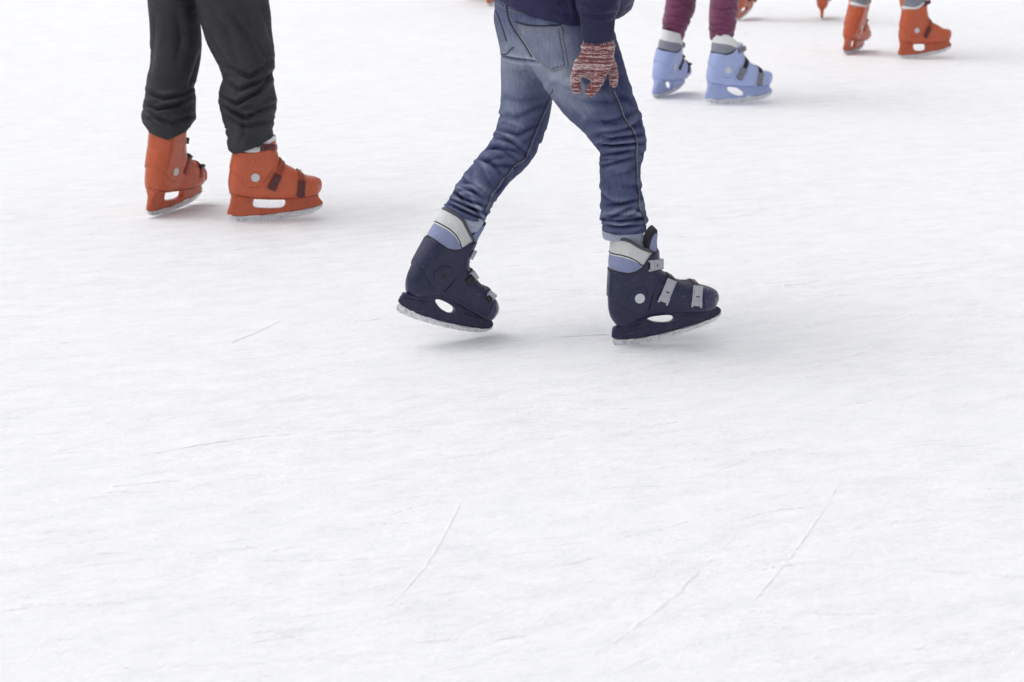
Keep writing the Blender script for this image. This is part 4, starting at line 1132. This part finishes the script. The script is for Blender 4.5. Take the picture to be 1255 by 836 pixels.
    for i in range(40):
        a, b = rows[i], rows[(i+1) % 40]
        for j in range(8): bm.faces.new((a[j], b[j], b[(j+1) % 8], a[(j+1) % 8]))
    bmesh.ops.recalc_face_normals(bm, faces=bm.faces)
    link('glove_edge', bm_mesh('edge', bm, M['knit']), g)
    # legs inside the jeans, down into the boots
    place_skate('navy', pr, base, P(749.5, 415, 4.965), 8, 12, .300)
    place_skate('navy', pr, base, P(487, 370.5, 4.935), 29, -20, .298, left=True)
    return pr
skater_jeans()

# ================================================================== generic standing skater
def trousers(pr, base, legs, hipst, hems, creases, mat, Yref, name='trousers', h=.0036, nf=26, seed=1, k=.03, amp=1.0, fine=1.0, cs_=.62):
    sts = legs+[hipst]; pts = np.array([p for st in sts for p, a, b in st])
    F = Field(pts.min(0)-.18, pts.max(0)+.18, h)
    for i, st in enumerate(legs): F.tube(st, k=0 if i == 0 else .004)
    F.tube(hipst, k=k)
    X, Z = F.ax[0][:, None, None], F.ax[2][None, None, :]
    cs = [np.mean([q[0] for q in hm]) for hm in hems]; order = np.argsort(cs)
    bound = (P(max(q[0] for q in hems[order[0]]), hems[order[0]][0][1], Yref)[0]+P(min(q[0] for q in hems[order[1]]), hems[order[1]][0][1], Yref)[0])/2
    zl = []
    for hm in hems:
        w_ = sorted([(P(x, y, Yref)[0], P(x, y, Yref)[2]) for x, y in hm]); zl.append(np.interp(F.ax[0], [a for a, b in w_], [b for a, b in w_]))
    zc = np.where(F.ax[0] < bound, zl[order[0]], zl[order[1]])[:, None, None]
    F.V = np.maximum(F.V, (zc-Z)*.9).astype(np.float32)
    V, Fc = F.mesh(2)
    rn = random.Random(seed); sp = []
    for st in legs:
        L = sum(np.linalg.norm(a[0]-b[0]) for a, b in zip(st[:-1], st[1:])); l_ = []
        for _ in range(nf): l_.append((L-.02-abs(rn.gauss(0, .09)), rn.uniform(-3.1, 3.1), rn.uniform(-.05, .05)*fine, rn.uniform(.002, .006)*amp, rn.uniform(.008, .016)*fine, rn.uniform(.4, 1.2)))
        for _ in range(nf//2): l_.append((rn.uniform(.1, L), rn.uniform(-3.1, 3.1), rn.uniform(-.08, .08)*fine, rn.uniform(.001, .003)*amp, rn.uniform(.012, .024)*fine, rn.uniform(.3, .8)))
        sp.append(l_)
    mpx = 1/ppm((0, Yref, .4))
    def disp(W, S, TH, px, fr, V):
        D = np.zeros(len(V))
        for pl, dp, wd in creases: D += crease(px, pl, dp*cs_*mpx, wd, fr)
        for li in range(len(legs)):
            m = W == li; D[m] += rolls(S[m], TH[m], sp[li])
        return D
    me, V2 = cloth_mesh(name, V, Fc, mat, sts, disp)
    return at_base(link(name, me, pr), base)

def simple_coat(pr, base, hip, face, Hs, mat, lean=R(4), legs=None):
    arms, q = upper(pr, base, hip, lean, face, Hs, mat, legs=legs)
    f = (math.cos(face), math.sin(face), 0)
    v, fc = build_coat(pr, base, arms, q, Hs, mat, None, None, f, np.array(hip)-np.array([.6, .6, .2])*Hs, np.array(hip)+np.array([.6, .6, .8])*Hs, .011,
                       hemst=[(q(0, 0, -.06), .165*Hs, .14*Hs), (q(0, 0, .04), .16*Hs, .135*Hs)])
    at_base(link('jacket', to_mesh('jacket', v, fc, mat), pr), base)

def skater_charcoal():
    base = (P(290, 264, 6.66)[0], 6.68, 0)
    pr = person(base, 'skater in loose charcoal trousers wearing glossy orange skates on the left of the ice')
    L = limb([(222, -75, 40, 1.1), (214, -30, 34, 1), (212, 0, 31, 1), (214.5, 27, 31, 1), (215.6, 60, 31.2, 1), (213, 84, 29.5, 1), (208.5, 104, 29, 1), (209, 123, 31, 1), (207, 138, 32, 1), (206, 152, 33, 1), (206, 185, 30, 1)], [6.76, 6.76, 6.74, 6.71])
    Rr = limb([(262, -75, 52, 1.0), (278, -30, 48, 1), (285, 0, 44, 1), (288.5, 20, 43, 1), (292, 38, 41, 1), (301, 67, 35.5, 1), (303.5, 88, 31, 1), (305, 101, 30, 1), (303, 117, 34.5, 1), (304, 127, 35, 1), (303, 140, 31, 1), (305.5, 152, 29, 1), (307, 176, 28, 1), (310, 200, 26, 1)], [6.68, 6.66, 6.62, 6.59])
    hipst = limb([(262, -180, 62, .8), (256, -120, 66, .85), (250, -70, 62, .9)], 6.72)
    z1 = lambda *p: [(150+x/2.986, y/2.986) for x, y in p]
    cr = [(z1((76, 335), (150, 362), (230, 347), (268, 312)), 4.5, 2.2), (z1((72, 376), (130, 402), (200, 386), (266, 340)), 4.5, 2.0), (z1((82, 395), (115, 432), (185, 450), (262, 420)), 3.5, 2.4),
          (z1((232, 345), (262, 270), (286, 190)), 2.5, 2.5), (z1((120, 60), (110, 180), (95, 300)), 2.2, 4), (z1((200, 40), (215, 150), (190, 260)), 2.0, 5), (z1((66, 432), (100, 440), (140, 470)), 2.5, 2),
          (z1((348, 352), (420, 382), (500, 335), (552, 262)), 5.0, 2.2), (z1((360, 386), (450, 430), (560, 380)), 5.5, 2.3), (z1((378, 296), (430, 330), (500, 300), (552, 268)), 4.5, 2.4),
          (z1((360, 235), (470, 282), (552, 215)), 3.5, 2.6), (z1((470, 110), (522, 200), (545, 280)), 3.0, 3), (z1((300, 110), (350, 190), (400, 265)), 2.6, 3), (z1((378, 428), (450, 462), (548, 440)), 3.0, 2.2),
          (z1((395, 40), (470, 150), (500, 230)), 3.0, 3.5), (z1((500, 0), (530, 80), (548, 150)), 2.5, 3), (z1((440, 430), (445, 480), (430, 525)), 2.0, 2.5), (z1((350, 400), (375, 440), (390, 500)), 2.2, 2.), (z1((320, 20), (380, 110), (420, 220)), 2, 4),
          (z1((440, 398), (500, 390), (550, 350)), 2.5, 2.6)]
    hems = [[(165, 140), (172, 144), (187, 160), (210, 168), (227, 161), (240, 144), (246, 138)], [(272, 172), (279, 174), (294, 179), (315, 173), (335, 164), (342, 162)]]
    trousers(pr, base, [L, Rr], hipst, hems, cr, M['charcoal'], 6.7, nf=14, seed=5, amp=.75, cs_=.88)
    simple_coat(pr, base, P(255, -135, 6.72), R(30), 1.08, M['dark_cloth'], legs=[[p for p, a, b in L], [p for p, a, b in Rr]])
    place_skate('orange', pr, base, P(278.5, 264, 6.565), 15, 4.5, .332)
    place_skate('high', pr, base, P(180, 259, 6.62), 64, 4, .330, roll=6, left=True)
skater_charcoal()

def skater_maroon():
    base = (P(865, 122, 9.5)[0], 9.54, 0)
    pr = person(base, 'skater in maroon leggings wearing pale blue skates behind the knit glove')
    L = limb([(868, -220, 34, 1), (850, -120, 28, 1), (838, -40, 21, 1), (834.5, 0, 18.7, 1), (833.5, 9, 18.6, 1), (830.5, 18, 16.3, 1), (829, 24, 16.5, 1), (826, 34, 14.6, 1), (825, 41, 14.2, .85), (824.5, 47, 12.5, .7), (823, 56, 12, .7)], [9.64, 9.6, 9.6])
    Rr = limb([(893, -220, 36, 1), (894, -120, 29, 1), (891, -40, 20, 1), (888, 0, 18, 1), (886.5, 11, 17.4, 1), (885.5, 22, 16.8, 1), (885, 34, 16, 1), (884, 42, 14.8, .85), (885, 49, 12.5, .62), (887, 58, 12, .6)], [9.5, 9.4, 9.39])
    hipst = limb([(882, -310, 40, .8), (881, -260, 44, .85), (880, -215, 40, .9)], 9.56)
    z7 = lambda *p: [(780+x/5.972, y/5.972) for x, y in p]
    cr = [(z7((200, 130), (290, 120), (390, 130)), 2.0, 1.3), (z7((190, 190), (280, 175), (370, 190)), 1.8, 1.2), (z7((320, 20), (390, 60), (436, 70)), 2.2, 1.5), (z7((300, 90), (360, 110), (395, 140)), 2, 1.2), (z7((190, 230), (260, 215), (350, 250)), 1.5, 1.2), (z7((540, 60), (640, 80), (750, 50)), 2, 1.4),
          (z7((535, 130), (620, 140), (735, 120)), 1.8, 1.3), (z7((530, 195), (620, 175), (722, 195)), 2.2, 1.2), (z7((530, 235), (620, 215), (712, 240)), 1.8, 1.2), (z7((620, 90), (700, 110), (745, 90)), 2, 1.2), (z7((230, 50), (300, 60), (430, 20)), 1.6, 1.6)]
    hems = [[(805, 40), (810, 42.5), (825, 47), (839, 52), (845, 54)], [(862, 44), (868, 45), (882, 49), (898, 54), (905, 55)]]
    trousers(pr, base, [L, Rr], hipst, hems, cr, M['maroon'], 9.55, 'leggings', h=.0042, nf=18, seed=8, amp=.7, fine=.8)
    simple_coat(pr, base, P(881, -275, 9.56), R(30), .98, M['dark_cloth'], legs=[[p for p, a, b in L], [p for p, a, b in Rr]])
    place_skate('pale', pr, base, P(863.5, 120.8, 9.36), 14, 4, .345)
    place_skate('pale', pr, base, P(799.5, 115.5, 9.53), 58, 4.5, .34, roll=10, left=True)
skater_maroon()

def skater_far():
    base = (P(1080, 66, 11.38)[0], 11.4, 0)
    pr = person(base, 'skater at upper right in tall orange skates with grey and white ankle bands')
    L = limb([(1078, -280, 30, 1), (1068, -150, 25, 1), (1058, -50, 17, 1), (1053.5, -6, 13.0, 1), (1052, 4, 12.0, 1), (1051, 14, 11, 1)], [11.48, 11.4, 11.39])
    Rr = limb([(1103, -280, 30, 1), (1108, -150, 25, 1), (1113, -50, 17, 1), (1114, -6, 12.5, 1), (1114.5, 4, 11.5, 1), (1117, 16, 10.5, 1)], [11.34, 11.2, 11.185])
    hipst = limb([(1092, -370, 35, .8), (1091, -320, 38, .85), (1090, -270, 35, .9)], 11.4)
    hems = [[(1035, 12), (1042, 13), (1056, 14), (1068, 16)], [(1095, 11), (1113, 12), (1130, 12)]]
    trousers(pr, base, [L, Rr], hipst, hems, [], M['orange_cloth'], 11.4, 'leggings', h=.006, nf=10, seed=9, amp=.5)
    simple_coat(pr, base, P(1091, -330, 11.4), R(30), 1.0, M['dark_cloth'], legs=[[p for p, a, b in L], [p for p, a, b in Rr]])
    place_skate('tall', pr, base, P(1100.5, 67.5, 11.16), 15, 8, .335)
    place_skate('tall', pr, base, P(1033.5, 61.5, 11.31), 60, 1, .335, roll=9, left=True)
skater_far()

def skater_back(px1, px2, Yb, label, poses, hip_x, seed):
    base = (P(hip_x, 20, Yb)[0], Yb, 0)
    pr = person(base, label)
    legs = []
    for (hx, hy, hY, yaw, pit) in poses:
        ank = P(hx, hy, hY)+np.array([.075*math.cos(R(yaw)), .075*math.sin(R(yaw)), .20])
        hipp = np.array([P(hip_x, 0, Yb)[0]+.09*(1 if hx > hip_x else -1), Yb, .92]); kn = (ank+hipp)/2+np.array([.03, -.01, 0])
        legs.append([(hipp, .09, .09), (kn, .065, .065), (ank+np.array([0, 0, .08]), .052, .052), (ank, .048, .048)])
        place_skate('orange', pr, base, P(hx, hy, hY), yaw, pit, .315)
    c = np.array([P(hip_x, 0, Yb)[0], Yb, .95]); hipst = [(c+np.array([0, 0, .12]), .16, .12), (c, .165, .13), (c-np.array([0, 0, .06]), .14, .12)]
    F = Field(np.array([min(l[-1][0][0] for l in legs)-.2, Yb-.45, .1]), np.array([max(l[-1][0][0] for l in legs)+.2, Yb+.45, 1.2]), .009)
    for l in legs: F.tube(l)
    F.tube(hipst, k=.03); v, f = F.mesh(2); at_base(link('trousers', to_mesh('trousers', v, f, M['dark_cloth']), pr), base)
    simple_coat(pr, base, c, R(20), 1.0, M['dark_cloth'], legs=[[p for p, a, b in l] for l in legs])
skater_back(0, 0, 13.28, 'distant skater whose orange skates enter above the ice between maroon leggings and far right skater',
            [(902, 23, 13.25, 62, 14), (1007, 23, 13.28, 80, 16)], 955, 3)
skater_back(0, 0, 14.3, 'distant skater mostly above the frame, one orange skate tip showing beside the blue jeans waist',
            [(597, 4.5, 14.25, 70, 8), (566, -7, 14.7, 30, 0)], 580, 4)
